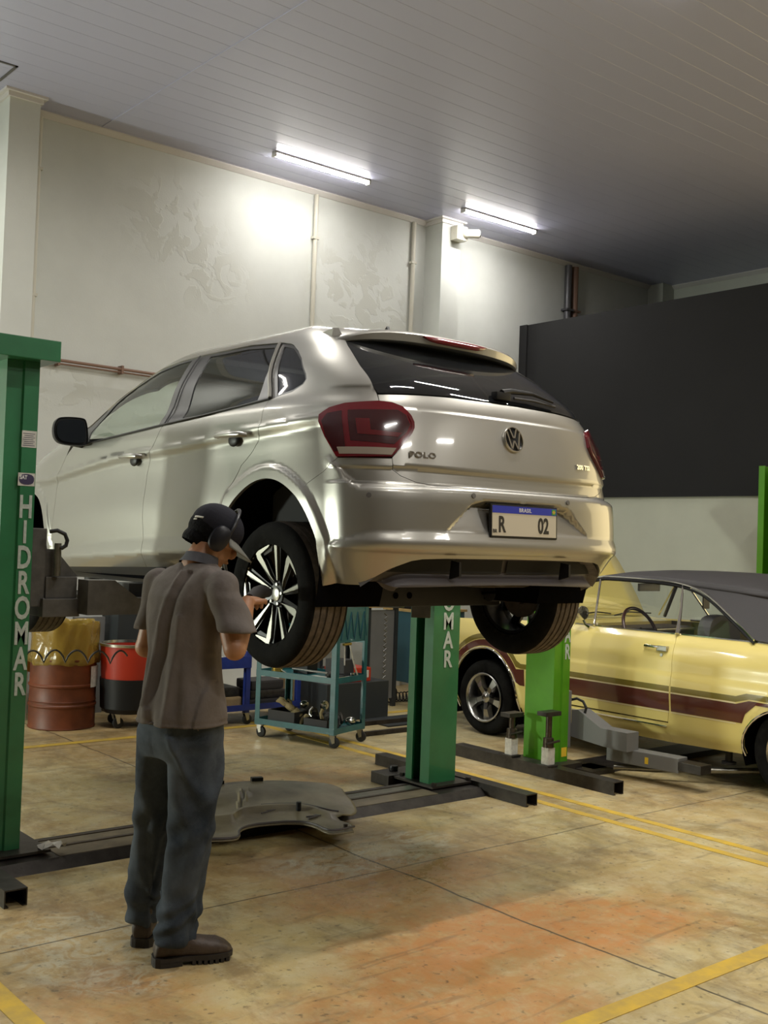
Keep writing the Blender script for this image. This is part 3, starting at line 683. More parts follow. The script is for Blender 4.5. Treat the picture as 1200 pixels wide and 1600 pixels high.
sd = o.modifiers.new('s', 'SOLIDIFY'); sd.thickness = .012; sd.offset = 1
g = MB(); g.prism([(0,0),(.055,.002),(.062,.01),(.02,.045)], 'x', -.008, .008, Matrix.Translation((3.5, 3.3+.93, 1.16+1.482))); g.build('roof_aerial', M['blackplastic'], car)
# wiper
wp = thing_part = MB()
def on_glass(x, z, off=.012):
    a = 2*AC-a_of_x(abs(x), z) if x > 0 else a_of_x(abs(x), z); return Vector(tuple(PMap(off, True)(np.array([a]), np.array([z]))[0]+PO))
g = MB(); g.box((-.045, -.02, -.018), (.045, .02, .018), M=Matrix.Translation(on_glass(0, 1.100, .008)), bev=.008)
g.tube([on_glass(.0, 1.105, .022), on_glass(.06, 1.112, .03), on_glass(.20, 1.112, .034), on_glass(.33, 1.094, .028)], [.016, .013, .009, .006], 8)
wpo = g.build('rear_wiper', M['blackplastic'], tg)
MB().tube([on_glass(.07, 1.092, .016), on_glass(.2, 1.094, .016), on_glass(.35, 1.085, .014)], .007, 6).build('wiper_blade', M['greyplastic'], wpo)
# round badge on the tailgate
bc = Vector((3.5, 3.3+.052, 1.16+.905)); tilt = Matrix.Translation(bc) @ Euler((math.radians(90-13), 0, 0)).to_matrix().to_4x4()
g = MB(); g.lathe([(.0585,-.004),(.0600,.004),(.0575,.010),(.0535,.010),(.0515,.004),(.0515,-.004)], 48, tilt, closed=True)
bar = lambda p, q, w=.0085: g.prism([(p[0]-w/2, p[1]), (p[0]+w/2, p[1]), (q[0]+w/2, q[1]), (q[0]-w/2, q[1])], 'z', -.002, .009, tilt)
for s in (-1, 1):
    bar((s*.021, .048), (s*.0035, .006)); bar((s*.040, .034), (s*.019, -.046)); bar((s*.019, -.046), (s*.001, -.006))
g.build('round_badge', M['chrome'], tg)
MB().cyl(tilt @ Vector((0, 0, -.004)), tilt @ Vector((0, 0, -.0005)), .052, 32).build('badge_backing', M['blackplastic'], tg)
# raised lettering
BF = None
def text_mesh(name, s, size, m, mat4, par, extrude=.002, bold=.0, align='CENTER', spacing=1.0, shear=0, sx=1.0):
    c = bpy.data.curves.new(name, 'FONT'); c.body = s; c.size = size; c.extrude = extrude; c.offset = bold; c.align_x = align; c.align_y = 'CENTER'
    c.space_character = spacing; c.shear = shear; c.resolution_u = 3
    t = bpy.data.objects.new(name, c); COL.objects.link(t); dg = bpy.context.evaluated_depsgraph_get()
    me = bpy.data.meshes.new_from_object(t.evaluated_get(dg)); bpy.data.objects.remove(t); bpy.data.curves.remove(c)
    me.transform(mat4 @ Matrix.Diagonal((sx, 1, 1, 1))); me.materials.clear(); me.name = name
    return mkobj(name, me, m, par)
def rearM(x, y, z, tiltdeg=8, yaw=0):
    return Matrix.Translation((PO[0]+x, PO[1]+y, PO[2]+z)) @ Euler((math.radians(90-tiltdeg), 0, math.radians(yaw))).to_matrix().to_4x4()
def rear_pt(x, z, off=.003):
    p = on_glass(x, z, off); return p
p = on_glass(-.53, .795, .001); text_mesh('model_lettering', 'POLO', .034, M['chrome'], Matrix.Translation(p) @ Euler((math.radians(80), 0, math.radians(-8))).to_matrix().to_4x4(), tg, .003, .0012, spacing=1.15, sx=1.35)
p = on_glass(.475, .812, .001); text_mesh('trim_lettering', '200 TSI', .030, M['chrome'], Matrix.Translation(p) @ Euler((math.radians(80), 0, math.radians(9))).to_matrix().to_4x4(), tg, .003, .001, spacing=1.05, sx=1.15)
# number plate with its dark frame
px, py, pz = 0.005, -.027, .541
PM = rearM(px, py, pz, 2)
g = MB(); g.box((-.212, -.072, -.006), (.212, .072, .004), M=PM, bev=.004); pf = g.build('number_plate', M['blackplastic'], bmp)
M['platewhite'] = mat('plate_white', (.62, .57, .46), .4); M['plateblue'] = mat('plate_blue', (.018, .035, .42), .4); M['ink'] = mat('plate_ink', (.015, .013, .012), .5)
M['signwhite'] = mat('sign_white', (.75, .75, .72), .5); M['green1'] = mat('flag_green', (.03, .30, .06), .5)
MB().box((-.203, -.064, .004), (.203, .065, .0055), M=PM).build('plate_face', M['platewhite'], pf)
MB().box((-.203, .034, .0055), (.203, .065, .0065), M=PM).build('plate_band', M['plateblue'], pf)
text_mesh('plate_lettering', 'BRASIL', .024, M['signwhite'], PM @ Matrix.Translation((-.0, .049, .007)), pf, .0004, .0004, spacing=1.1)
MB().box((.172, .037, .0065), (.198, .062, .0072), M=PM).build('flag_emblem', M['green1'], pf)
g = MB(); g.add([(.174, .0495, .0076), (.185, .040, .0076), (.196, .0495, .0076), (.185, .059, .0076)], [(0, 1, 2, 3)], M=PM); g.build('flag_diamond', M['yellow'], pf)
text_mesh('plate_characters', 'R', .095, M['ink'], PM @ Matrix.Translation((-.145, -.018, .0062)), pf, .0004, .003, sx=.75)
text_mesh('plate_characters', '02', .095, M['ink'], PM @ Matrix.Translation((.118, -.018, .0062)), pf, .0004, .003, sx=.75)
text_mesh('plate_characters', 'BR', .022, M['ink'], PM @ Matrix.Translation((-.187, -.045, .0062)), pf, .0004, .0005)
# dark recess lip above plate with two lamps
MB().box((-.215, -.012, .608), (.215, .016, .622), M=Matrix.Translation(tuple(PO)), bev=.004).build('plate_lamp_housing', M['blackplastic'], bmp)
# lower diffuser insert
dfL = [(.176,.243)]+DIF[1:]
difp = dfL+mir(dfL[:-1])+[(2*AC-.1,.247),(AC,.262),(.1,.247)]
class DMap(PMap):
    def __call__(s, a, z):
        p = pbase(np.asarray(a, float), np.asarray(z, float)); x = np.abs(p[..., 0]); n = s.nrm(np.asarray(a, float), np.asarray(z, float))
        zt = np.interp(x, [.5,.58,.62,.70,.74], [.378,.363,.344,.294,.244]); t = zt-z
        d = -.008-.045*sstep(.004, .02, t)+.055*sstep(.05, .105, t)*sstep(.262, .30, .56-z)
        return p+n*d[..., None]
panel('diffuser', difp, DMap(), M['diffuser'], bmp, .012, skirt=.05)
for s in (-1, 1):
    g = MB(); g.add([(PO[0]+s*x, PO[1]+y, PO[2]+z) for x, y, z in ((.34,.05,.365),(.34,.0,.358),(.34,-.002,.30),(.34,.06,.285),(.352,.05,.365),(.352,.0,.358),(.352,-.002,.30),(.352,.06,.285))], [(0,1,2,3),(7,6,5,4),(0,4,5,1),(1,5,6,2),(2,6,7,3),(3,7,4,0)])
    g.build('diffuser_fin', M['blackplastic'], bmp)
# front: bumper, bonnet, windscreen
panel('front_bumper', [(-.80,.18),(.80,.18),(.80,.60),(.5,.70),(-.5,.70),(-.80,.60)], MF, M['paint'], car, .06, skirt=.03)
panel('bonnet', [(-.80,.615),(-.5,.715),(.5,.715),(.80,.615),(.80,.985),(.55,1.02),(-.55,1.02),(-.80,.985)], MF, M['paint'], car, .035, skirt=.02)
panel('windscreen', [(-.80,1.03),(.80,1.03),(.80,1.42),(-.80,1.42)], MF, M['fglass'], car, .08, skirt=0)
# mirrors
for s in (-1, 1):
    c = Vector((PO[0]+s*.955, PO[1]+2.60, PO[2]+.992)); g = MB()
    T = Matrix.Translation(c) @ Euler((0, 0, math.radians(s*12))).to_matrix().to_4x4()
    pr = [(-.100,-.060),(-.085,.070),(-.055,.084),(.06,.080),(.093,.060),(.104,.01),(.096,-.045),(.06,-.078),(-.07,-.082)]
    pr = chaikin([(s*x, z) for x, z in pr], 3, True); ring = []
    for (yy, k) in ((-.050, .90), (-.056, .97), (-.045, 1.0), (.0, .98), (.03, .86), (.05, .62), (.058, .30)): ring.append([(x*k, yy+.02*(k < .9), z*k) for x, z in pr])
    n = len(pr); vs = [p for r in ring for p in r]; fs = [tuple(range(n)), tuple((len(ring)-1)*n+n-1-i for i in range(n))]
    for j in range(len(ring)-1):
        for i in range(n): fs.append((j*n+i, j*n+(i+1) % n, (j+1)*n+(i+1) % n, (j+1)*n+i))
    g.add(vs, fs, True, T)
    g.tube([(PO[0]+s*.84, PO[1]+2.64, PO[2]+.935), (PO[0]+s*.93, PO[1]+2.61, PO[2]+.935)], [.030, .022], 10)
    mo = g.build('door_mirror', M['blackplastic'], car)
    MB().prism([(x*.82, z*.80) for x, z in pr], 'y', -.060, -.056, T).build('mirror_glass', M['darkmirror'], mo)
# wheels
def wheel_mb(R=.317, w=.205):
    h = w/2; gr = []
    prof = [(.214, -h+.012), (.235, -h+.004), (.262, -h-.002), (.288, -h+.003), (.302, -h+.012), (.309, -h+.022)]
    side1 = prof
    tread = [(.313, -h+.030)]
    for yy in (-.052, -.019, .019, .052):
        tread += [(R-.001, yy-.0055), (R-.009, yy-.0045), (R-.009, yy+.0045), (R-.001, yy+.0055)]
    tread += [(.313, h-.030)]
    side2 = [(r, -z) for r, z in reversed(prof)]
    return side1, tread, side2
def make_wheel(name, c, s, R, par, style, cc=None, steer=0):
    """s: +1 when the outer face looks towards +x, -1 towards -x"""
    T = Matrix.Translation(c) @ Euler((0, s*PI/2, 0)).to_matrix().to_4x4() @ Matrix.Rotation(math.radians(style.get('spin', 0)), 4, 'Z')
    sc = R/.317; w = style.get('w', .205)
    a, t, b = wheel_mb(.317, w/sc); q = lambda pr: [(r*sc, z*sc) for r, z in pr]
    ty = MB().lathe(q(a)+[q(t)[0]], 72, T).lathe([q(t)[-1]]+q(b), 72, T).lathe([q(b)[-1], (.20*sc, .05), (.20*sc, -.05), q(a)[0]], 48, T).build('tyre', M['tyre'], par)
    MB().lathe(q(t), 72, T).build('tread', M['tread'] if style.get('dusty') else M['tyre'], ty)
    return ty, T, sc
HUB = {'r': (.665, .188), 'f': (3.46, .10)}
def polo_wheel(s, y, z):
    c = Vector((PO[0]+s*.752, PO[1]+y, PO[2]+z)); ty, T, sc = make_wheel('wheel', c, s, .322, car, dict(w=.222, spin=8, dusty=True))
    rim = MB().lathe([(.214,.088),(.217,.096),(.222,.098),(.226,.094),(.224,.086)], 64, T, closed=True)
    # turbine spokes: five broad machined blades with a foot along the rim and five slim ones between
    def blade(pts, z0, z1, zr0, g, dz=.010):
        vs = []; n = len(pts)
        for p in pts:
            rr = math.hypot(*p); zz = zr0+(z1-zr0)*min(1, max(0, (rr-.05)/.165)); vs.append((p[0], p[1], zz))
        vs += [(v[0], v[1], v[2]-dz) for v in vs]
        fs = [tuple(range(n)), tuple(range(2*n-1, n-1, -1))]+[(i, n+i, n+(i+1) % n, (i+1) % n) for i in range(n)]
        g.add(vs, fs, False, T)
    P2 = lambda r, d: (r*math.cos(math.radians(d)), r*math.sin(math.radians(d)))
    back = MB()
    for k in range(5):
        b0 = k*72+90
        blade([P2(.052, b0-14), P2(.060, b0-2), P2(.150, b0+1), P2(.196, b0+3), P2(.207, b0-17), P2(.219, b0-21), P2(.2205, b0+10), P2(.19, b0+12.5), P2(.13, b0+9)], 0, .094, .066, rim)
        blade([P2(.060, b0-38), P2(.064, b0-31), P2(.216, b0-29), P2(.218, b0-34.5)], 0, .092, .066, rim)
        blade([P2(.048, b0-24), P2(.050, b0+16), P2(.216, b0+16), P2(.219, b0-23), P2(.19, b0-19), P2(.185, b0+2), P2(.16, b0-3)], 0, .083, .055, back, .02)
        blade([P2(.048, b0-46), P2(.050, b0-26), P2(.218, b0-26), P2(.218, b0-39)], 0, .082, .055, back, .02)
    back.lathe([(.215,.086),(.200,.02),(.196,-.09),(.212,-.095)], 48, T)
    back.lathe([(.0,.060),(.048,.062),(.055,.056),(.058,.03),(.0,.03)], 32, T)
    r = back.build('wheel_rim', M['rimblack'], ty); rim.build('machined_face', M['rimsilver'], r)
    MB().lathe([(.0,.068),(.022,.069),(.030,.066),(.032,.058)], 24, T).build('hub_cap', M['chrome'] if False else M['satin'], r)
    g = MB()
    for k in range(5): p = P2(.0445, k*72+54); g.cyl(T @ Vector((*p, .052)), T @ Vector((*p, .070)), .007, 8)
    g.build('wheel_bolts', M['satin'], r)
    # brake disc behind the spokes
    g = MB().lathe([(.05,.0),(.128,.0),(.128,-.02),(.05,-.02)], 40, T, closed=True); g.lathe([(.0,.01),(.06,.01),(.06,-.05),(.0,-.05)], 24, T); g.build('brake_disc', M['iron'], ty)
    MB().box((-.04, .085, -.05), (.04, .145, .02), M=T, bev=.01).build('brake_caliper', M['iron'], ty)
    # wheel housing
    n = 24; vs = []; fs = []
    for i in range(n+1):
        w_ = PI*(-.12+1.24*i/n); R_ = .395 if y < 2 else .37
        for xx in (.50, .848 if y < 2 else .83): vs.append((PO[0]+s*xx, PO[1]+y+.012*(y < 2)+R_*math.cos(w_)*(1 if math.cos(w_) > 0 or y > 2 else .93), PO[2]+.30+R_*math.sin(w_)))
    for i in range(n): fs.append((2*i, 2*i+1, 2*i+3, 2*i+2))
    fs.append(tuple(2*i for i in range(n+1)))
    MB().add(vs, fs, True).build('wheel_housing', M['under'], car)
for s in (-1, 1):
    for k in ('r', 'f'): polo_wheel(s, *HUB[k])
# underbody: floor pan, axle beam with round holes, springs, dampers, silencer
def ubox(a, b, bev=.01): return ((PO[0]+a[0], PO[1]+a[1], PO[2]+a[2]), (PO[0]+b[0], PO[1]+b[1], PO[2]+b[2]), None, bev)
g = MB(); g.box(*ubox((-.50,.30,.27),(.50,3.7,.34))); g.box(*ubox((-.80,1.05,.19),(.80,3.02,.27))); g.box(*ubox((-.48,.16,.262),(.48,.32,.42), .02)); g.box(*ubox((-.55,3.0,.16),(.55,3.8,.3)))
g.box(*ubox((-.74,.98,.165),(-.66,3.0,.2))); g.box(*ubox((.66,.98,.165),(.74,3.0,.2)))
up = g.build('floor_pan', M['under'], car)
g = MB(); g.box(*ubox((-.62,.70,.122),(.62,.80,.235), .012))
for x in (-.62, .62):
    g.tube([(PO[0]+x, PO[1]+.66, PO[2]+.19), (PO[0]+x*.9, PO[1]+1.15, PO[2]+.27)], .035, 10)
    g.cyl((PO[0]+x*.8, PO[1]+.66, PO[2]+.19), (PO[0]+x*1.06, PO[1]+.66, PO[2]+.19), .045, 16)
ax = g.build('rear_axle', M['axle'], car)
for x in (-.29, -.207, -.10, -.012): MB().cyl((PO[0]+x, PO[1]+.697, PO[2]+.176), (PO[0]+x, PO[1]+.702, PO[2]+.176), .016, 14).build('axle_hole', M['under'], ax)
for x in (-.52, .52):
    g = MB(); g.tube([(PO[0]+x+.05*math.cos(t), PO[1]+.66+.05*math.sin(t), PO[2]+.17+.016*t/ (2*PI)*2.2) for t in np.linspace(0, 2*PI*5, 90)], .007, 6); g.build('coil_spring', M['under'], car)
    MB().tube([(PO[0]+x*1.12, PO[1]+.60, PO[2]+.15), (PO[0]+x*1.08, PO[1]+.56, PO[2]+.42)], [.022, .028], 10).build('damper', M['iron'], car)
MB().box(*ubox((.05,.30,.235),(.42,.62,.30), .03)).build('silencer', M['iron'], car)
MB().tube([(PO[0]+.1, PO[1]+.6, PO[2]+.25), (PO[0]+.05, PO[1]+1.2, PO[2]+.24), (PO[0], PO[1]+3.0, PO[2]+.23)], .025, 10).build('exhaust_pipe', M['iron'], car)
# cabin: dark lining, seats, wheel
IN = PMap(-.045, True)
tub = [(AC+.01,.30),(AC+.01,1.0),(.15,1.0),(.75,1.03),(1.7,.965),(2.75,.90),(2.75,.30),(1.12,.30),(1.12,.76),(.05,.76),(.05,.30)]
for mr in (False, True):
    panel('cabin_lining', tub, IN, M['interior'], car, .06, mirror=mr, skirt=0)
g = MB(); g.box(*ubox((-.74,.35,.34),(.74,2.9,.37), .0)); g.box(*ubox((-.70,.45,.37),(.70,.9,.85), .03)); g.build('boot_and_floor', M['interior'], car)
g = MB(); g.prism([(2.45,.60),(2.45,.93),(2.60,.975),(3.0,.985),(3.0,.60)], 'x', -.74, .74, Matrix.Translation(tuple(PO))); g.build('dashboard', M['interior'], car)
for x in (-.36, .36):
    g = MB(); T = Matrix.Translation((PO[0]+x, PO[1]+1.55, PO[2]+.45)); g.box((-.25,-.05,0), (.25,.5,.16), M=T, bev=.05); T2 = T @ Euler((math.radians(-18),0,0)).to_matrix().to_4x4() if False else T @ Euler((math.radians(16),0,0)).to_matrix().to_4x4()
    g.box((-.24,-.12,.05), (.24,.02,.68), M=T2, bev=.05); g.box((-.13,-.10,.70), (.13,.0,.87), M=T2, bev=.04); g.build('front_seat', M['seat'], car)
for x in (-.40, 0, .40):
    g = MB(); T = Matrix.Translation((PO[0]+x, PO[1]+.80, PO[2]+.5)) @ Euler((math.radians(16),0,0)).to_matrix().to_4x4(); g.box((-.19,-.10,.0), (.19,.02,.52), M=T, bev=.04); g.box((-.11,-.08,.53), (.11,.0,.66), M=T, bev=.03); g.build('rear_seat', M['seat'], car)
g = MB(); T = Matrix.Translation((PO[0]-.36, PO[1]+2.32, PO[2]+.90)) @ Euler((math.radians(65),0,0)).to_matrix().to_4x4()
g.tube([T @ Vector((.18*math.cos(t), .18*math.sin(t), 0)) for t in np.linspace(0, 2*PI, 28)[:-1]], .014, 8, closed=True); g.box((-.17,-.02,-.01), (.17,.02,.01), M=T); g.build('steering_wheel', M['blackplastic'], car)
# ------------------------------------------------------------ two-post lifts
M['green'] = mat('lift_green', (.022, .165, .062), .38, 0, .3, var=.25, vscale=4)
M['green2'] = mat('bright_lift_green', (.07, .27, .006), .38, 0, .3, var=.2, vscale=4)
M['steel'] = mat('worn_dark_steel', (.055, .048, .042), .42, .6, bump=.15, bscale=40, var=.5, vscale=12)
M['arm'] = mat('grey_lift_arm', (.10, .095, .085), .5, .2, var=.35, vscale=15)
M['arm2'] = mat('light_grey_lift_arm', (.16, .16, .155), .45, .1)
M['paper'] = mat('paper', (.60, .58, .52), .7, var=.3, vscale=30)
M['letter'] = mat('painted_letters', (.50, .56, .50), .6, var=.3, vscale=40)
M['navy'] = mat('navy_sticker', (.05, .04, .09), .4)
M['yelsign'] = mat('warning_yellow', (.75, .50, .03), .5)
M['rubber'] = mat('black_rubber', (.012, .012, .012), .6)
M['screwpad'] = mat('oily_steel', (.10, .08, .06), .4, .8, var=.5, vscale=30)
def column_profile(kind):
    """plan section (x, y); open channel side towards +x for a left column, towards -x for a right one"""
    if kind == 'left':    # outer -x face .26 deep, letter face .14 wide
        return [(0,0),(.075,0),(.082,-.012),(.155,-.012),(.155,.045),(.145,.045),(.145,.008),(.02,.02),(.012,.03),(.012,.235),(.02,.245),(.145,.25),(.145,.215),(.155,.215),(.155,.27),(0,.27)]
    return [(0,.0),(.228,.0),(.228,.225),(0,.225),(0,.165),(.014,.165),(.014,.207),(.212,.207),(.212,.018),(.014,.018),(.014,.085),(0,.085)]
def vletters(word, x, y, z0, dz, size, m, par, sx=1.0, lean=0):
    for i, ch in enumerate(word):
        if ch == ' ': continue
        T = Matrix.Translation((x+lean*i, y, z0-dz*i)) @ Euler((PI/2, 0, 0)).to_matrix().to_4x4()
        text_mesh('column_letter', ch, size, m, T, par, .0008, .004, sx=sx)
def column(t, kind, x, y, h, m, base_z=.065):
    pr = [(x+a, y+b) for a, b in column_profile(kind)]
    c = MB().prism(pr, 'z', base_z, h).build('column', m, t)
    return c
def arms_set(t, cx, cy, cz, s, am, tele=((.75, 1.05), (.7, -1.0)), padz=.1):
    """carriage with two telescopic swing arms; s=+1 arms go to +x"""
    pass
def box_arm(name, p, q, w, h, m, par, bev=.006):
    p = Vector(p); q = Vector(q); d = q-p; L = d.length; ang = math.atan2(d.y, d.x); pit = math.atan2(d.z, math.hypot(d.x, d.y))
    T = Matrix.Translation(p) @ Matrix.Rotation(ang, 4, 'Z') @ Matrix.Rotation(-pit, 4, 'Y')
    return MB().box((0, -w/2, -h/2), (L, w/2, h/2), M=T, bev=bev).build(name, m, par)
# ---- lift one
l1 = thing('car_lift', 'dark green two-post car lift holding up the silver hatchback', 'car lift', (3.4, 5.2, 0))
cL = column(l1, 'left', 1.885, 5.12, 2.42, M['green'])
MB().box((1.70, 5.02, 2.40), (2.105, 5.48, 2.50), bev=.004).build('column_cap', M['green'], cL)
cR = column(l1, 'right', 4.680, 5.12, 2.42, M['green'])
MB().box((4.62, 5.08, 2.40), (5.0, 5.44, 2.50), bev=.004).build('column_cap', M['green'], cR)
vletters('HIDROMAR', 1.998, 5.105, 1.695, .121, .150, M['letter'], cL, .62, .0010)
vletters('HIDROMAR', 4.800, 5.117, 1.695, .121, .150, M['letter'], cR, .80, .001)
o = MB().box((1.965, 5.1065, 1.985), (2.037, 5.1078, 2.065)).build('label', M['paper'], cL)
g = MB()
for k in range(7): g.box((1.970+(.003*(k % 3)), 5.1058, 1.993+.0095*k), (2.028-(.006*(k % 2)), 5.1064, 1.9955+.0095*k))
g.build('label_print', M['navy'], o); o['kind'] = 'part' if False else ''
del o['kind']
o = MB().box((1.955, 5.1065, 1.80), (2.037, 5.1078, 1.862)).build('sticker', M['paper'], cL)
pr = chaikin([(1.960,1.806),(2.033,1.806),(2.033,1.857),(1.960,1.857)], 2, True); k = MB().prism(pr, 'y', 5.1055, 5.1066).build('sticker_field', M['navy'], o)
text_mesh('sticker_lettering', 'SAT', .026, M['signwhite'], Matrix.Translation((1.981, 5.1052, 1.840)) @ Euler((PI/2, 0, 0)).to_matrix().to_4x4(), cL, .0003, .0008, sx=.8)
MB().box((4.640, 5.04, .055), (5.02, 5.42, .068)).build('base_plate', M['steel'], l1)
MB().box((1.80, 5.02, .055), (2.16, 5.44, .068)).build('base_plate', M['steel'], l1)
# tread plate crossing the floor between the posts
g = MB().prism([(4.90,0),(4.955,.045),(5.30,.045),(5.34,0)], 'x', 1.30, 4.98)
tp = g.build('cross_plate', M['steel'], l1)
MB().box((2.18, 5.105, .045), (4.60, 5.13, .052)).build('cable_channel', M['screwpad'], tp)
MB().box((2.18, 5.235, .045), (4.60, 5.25, .052)).build('cable_channel', M['screwpad'], tp)
M['bright'] = mat('worn_bright_steel', (.34, .33, .28), .28, .9, var=.4, vscale=10)
M['dusty'] = mat('dusty_plate', (.20, .165, .105), .5, .3, var=.5, vscale=6)
MB().box((2.18, 4.962, .045), (4.62, 5.104, .0475)).build('cover_plate', M['dusty'], tp)
MB().box((2.18, 5.132, .045), (3.95, 5.233, .0485)).build('cover_plate', M['dusty'], tp)
MB().box((3.95, 5.132, .045), (4.62, 5.233, .0485)).build('cover_plate', M['bright'], tp)
def _scrap():
    g = MB(); rnd = random.Random(3); vs = []
    for i in range(6):
        for j in range(4): vs.append((2.10+.022*i+rnd.uniform(-.008, .008), 4.96+.022*j+rnd.uniform(-.008, .008), .078+rnd.uniform(0, .035)))
    g.add(vs, [(i*4+j, i*4+j+1, (i+1)*4+j+1, (i+1)*4+j) for i in range(5) for j in range(3)]); return g
tag(_scrap().build('crumpled_paper', M['paper']), 'crumpled white paper scrap at the foot of the left green post', 'paper')
def rail(x, y0, y1, par, m=None, w=.10, h=.10):
    g = MB(); t_ = .006
    x0, x1 = x-w/2, x+w/2
    o_ = [(x0,0),(x0,h),(x1,h),(x1,0),(x1-.02,0),(x1-.02,t_),(x1-t_,t_),(x1-t_,h-t_),(x0+t_,h-t_),(x0+t_,t_),(x0+.02,t_),(x0+.02,0)]
    g.prism(o_, 'y', y0, y1); return g.build('floor_rail', m or M['steel'], par)
rail(5.03, 4.56, 6.02, l1, h=.075); rail(1.80, 4.52, 6.0, l1, h=.075)
for (x, y) in ((4.70, 5.40),(4.98, 5.40),(4.98, 5.07),(4.67,5.06),(2.13, 5.06)):
    b = MB().lathe([(0,.02),(.016,.02),(.018,.012),(.018,0),(0,0)], 6, Matrix.Translation((x, y, .068)), sm=False); b.build('anchor_bolt', M['steel'], l1)
MB().lathe([(0,.03),(.028,.03),(.03,.02),(.03,0),(0,0)], 16, Matrix.Translation((4.735, 5.53, .075)), sm=False).build('anchor_bolt', M['blackplastic'], l1)
MB().box((4.60, 5.42, .0), (5.0, 5.60, .072), bev=.004).build('rear_foot', M['steel'], l1)
# left carriage and arms
ca = MB().box((2.045, 5.13, 1.22), (2.12, 5.36, 1.60), bev=.006).build('carriage', M['arm'], l1)
MB().prism([(2.12,1.36),(2.12,1.50),(2.17,1.50),(2.29,1.365)], 'y', 5.14, 5.155).build('gusset', M['arm'], ca)
MB().box((2.10, 5.10, 1.17), (2.29, 5.36, 1.26), bev=.006).build('carriage_shelf', M['arm'], ca)
MB().box((2.12, 5.12, 1.26), (2.28, 5.36, 1.365), bev=.004).build('arm_pivot', M['arm'], ca)
MB().tube([(2.12,5.10,1.585),(2.15,5.08,1.592),(2.185,5.07,1.575),(2.198,5.07,1.545),(2.192,5.07,1.52),(2.17,5.075,1.505)], .010, 8).build('hose', M['rubber'], ca)
MB().cyl((2.165,5.10,1.37), (2.165,5.10,1.53), .018, 14).build('lock_pin', M['bright'], ca)
a1 = MB().prism([(2.28,1.185),(2.28,1.355),(2.42,1.355),(2.545,1.268),(3.05,1.262),(3.05,1.185)], 'y', 4.99, 5.11)
a1 = a1.build('swing_arm', M['arm'], l1)
MB().box((2.75, 5.0, 1.20), (3.12, 5.10, 1.25), bev=.003).build('arm_extension', M['arm'], a1)
def pad(par, x, y, z0, z1, r=.055):
    MB().lathe([(0,z1),(r,z1),(r,z1-.03),(.022,z1-.035),(.022,z0),(0,z0)], 20, Matrix.Translation((x, y, 0))).build('lift_pad', M['rubber'], par)
pad(a1, 2.86, 5.06, 1.24, 1.335)
a2 = box_arm('swing_arm', (2.24, 5.34, 1.21), (2.80, 6.05, 1.21), .11, .085, M['arm'], l1); pad(a2, 2.82, 6.10, 1.2, 1.325)
MB().box((2.55, 5.10, 1.262), (2.95, 5.24, 1.335), bev=.006).build('spacer_block', M['rubber'], a1)
# right carriage and arms (below the sill, behind the axle)
cb = MB().box((4.57, 5.15, 1.22), (4.66, 5.33, 1.60), bev=.006).build('carriage', M['arm'], l1)
b1 = box_arm('swing_arm', (4.60, 5.16, 1.21), (4.12, 4.62, 1.21), .11, .085, M['arm'], l1); pad(b1, 4.14, 4.64, 1.2, 1.33)
b2 = box_arm('swing_arm', (4.60, 5.34, 1.21), (4.18, 6.0, 1.21), .11, .085, M['arm'], l1); pad(b2, 4.17, 6.02, 1.2, 1.325)
# curly air hose strung behind the left post
pts = []
for k in range(5):
    x0 = 1.93+k*.165 if False else 0
def festoon():
    P = [(12,1030),(40,1037),(65,1031),(100,1029),(135,1027),(172,1019),(205,1017)]
    g = []
    xs = [2.08, 2.20, 2.325, 2.445, 2.575, 2.706, 2.82]; zs = [.885, .887, .888, .884, .876, .865, .872]
    for i in range(6):
        for k in range(9):
            u = k/9; g.append((xs[i]+(xs[i+1]-xs[i])*u, 5.60, zs[i]+(zs[i+1]-zs[i])*u+.066*math.sin(PI*u)**.7))
    return g
tag(MB().tube(festoon(), .0055, 6).build('air_hose', M['bluepipe']), 'grey looped hose hanging in arcs across the orange drum and red tub', 'hose')
# ---- lift two
l2 = thing('car_lift', 'bright green two-post lift standing by the yellow coupe', 'car lift', (7.4, 5.3, 0))
c2 = column(l2, 'left', 5.905, 5.18, 2.34, M['green2'])
c3 = column(l2, 'right', 8.96, 5.25, 2.40, M['green2'])
MB().tube([(9.02,5.30,2.40),(9.02,5.30,2.425),(9.05,5.30,2.425)], .012, 8).build('cable_stub', M['bright'], c3)
vletters('HIDROMAR', 6.021, 5.166, 1.69, .121, .150, M['letter'], c2, .60, .0008)
MB().box((5.995, 5.1665, .10), (6.05, 5.168, .165)).build('sticker', M['yelsign'], c2)
MB().box((5.84, 5.08, .0), (6.12, 5.50, .065)).build('base_plate', M['steel'], l2)
MB().box((8.85, 5.15, .0), (9.30, 5.60, .065)).build('base_plate', M['steel'], l2)
rail(5.76, 4.47, 5.98, l2, h=.085)
MB().prism([(4.95,0),(4.99,.03),(5.28,.03),(5.32,0)], 'x', 6.14, 8.84).build('cross_plate', M['steel'], l2)
MB().box((6.05, 4.93, .0), (6.30, 5.15, .03)).build('ramp_plate', M['steel'], l2)
k2 = MB().box((6.07, 5.20, .15), (6.13, 5.40, .56), bev=.006).build('carriage', M['arm2'], l2)
MB().prism([(5.20,.23),(5.20,.42),(5.14,.43),(4.93,.33),(4.70,.33),(4.70,.20),(4.9,.205)], 'x', 6.13, 6.26).build('carriage_bracket', M['arm2'], k2)
MB().tube([(6.14,5.22,.49),(6.15,5.17,.505),(6.16,5.12,.49),(6.16,5.09,.45),(6.16,5.10,.41)], .010, 8).build('hose', M['rubber'], k2)
a3 = box_arm('swing_arm', (6.24, 4.92, .155), (6.30, 4.36, .155), .12, .10, M['arm2'], l2)
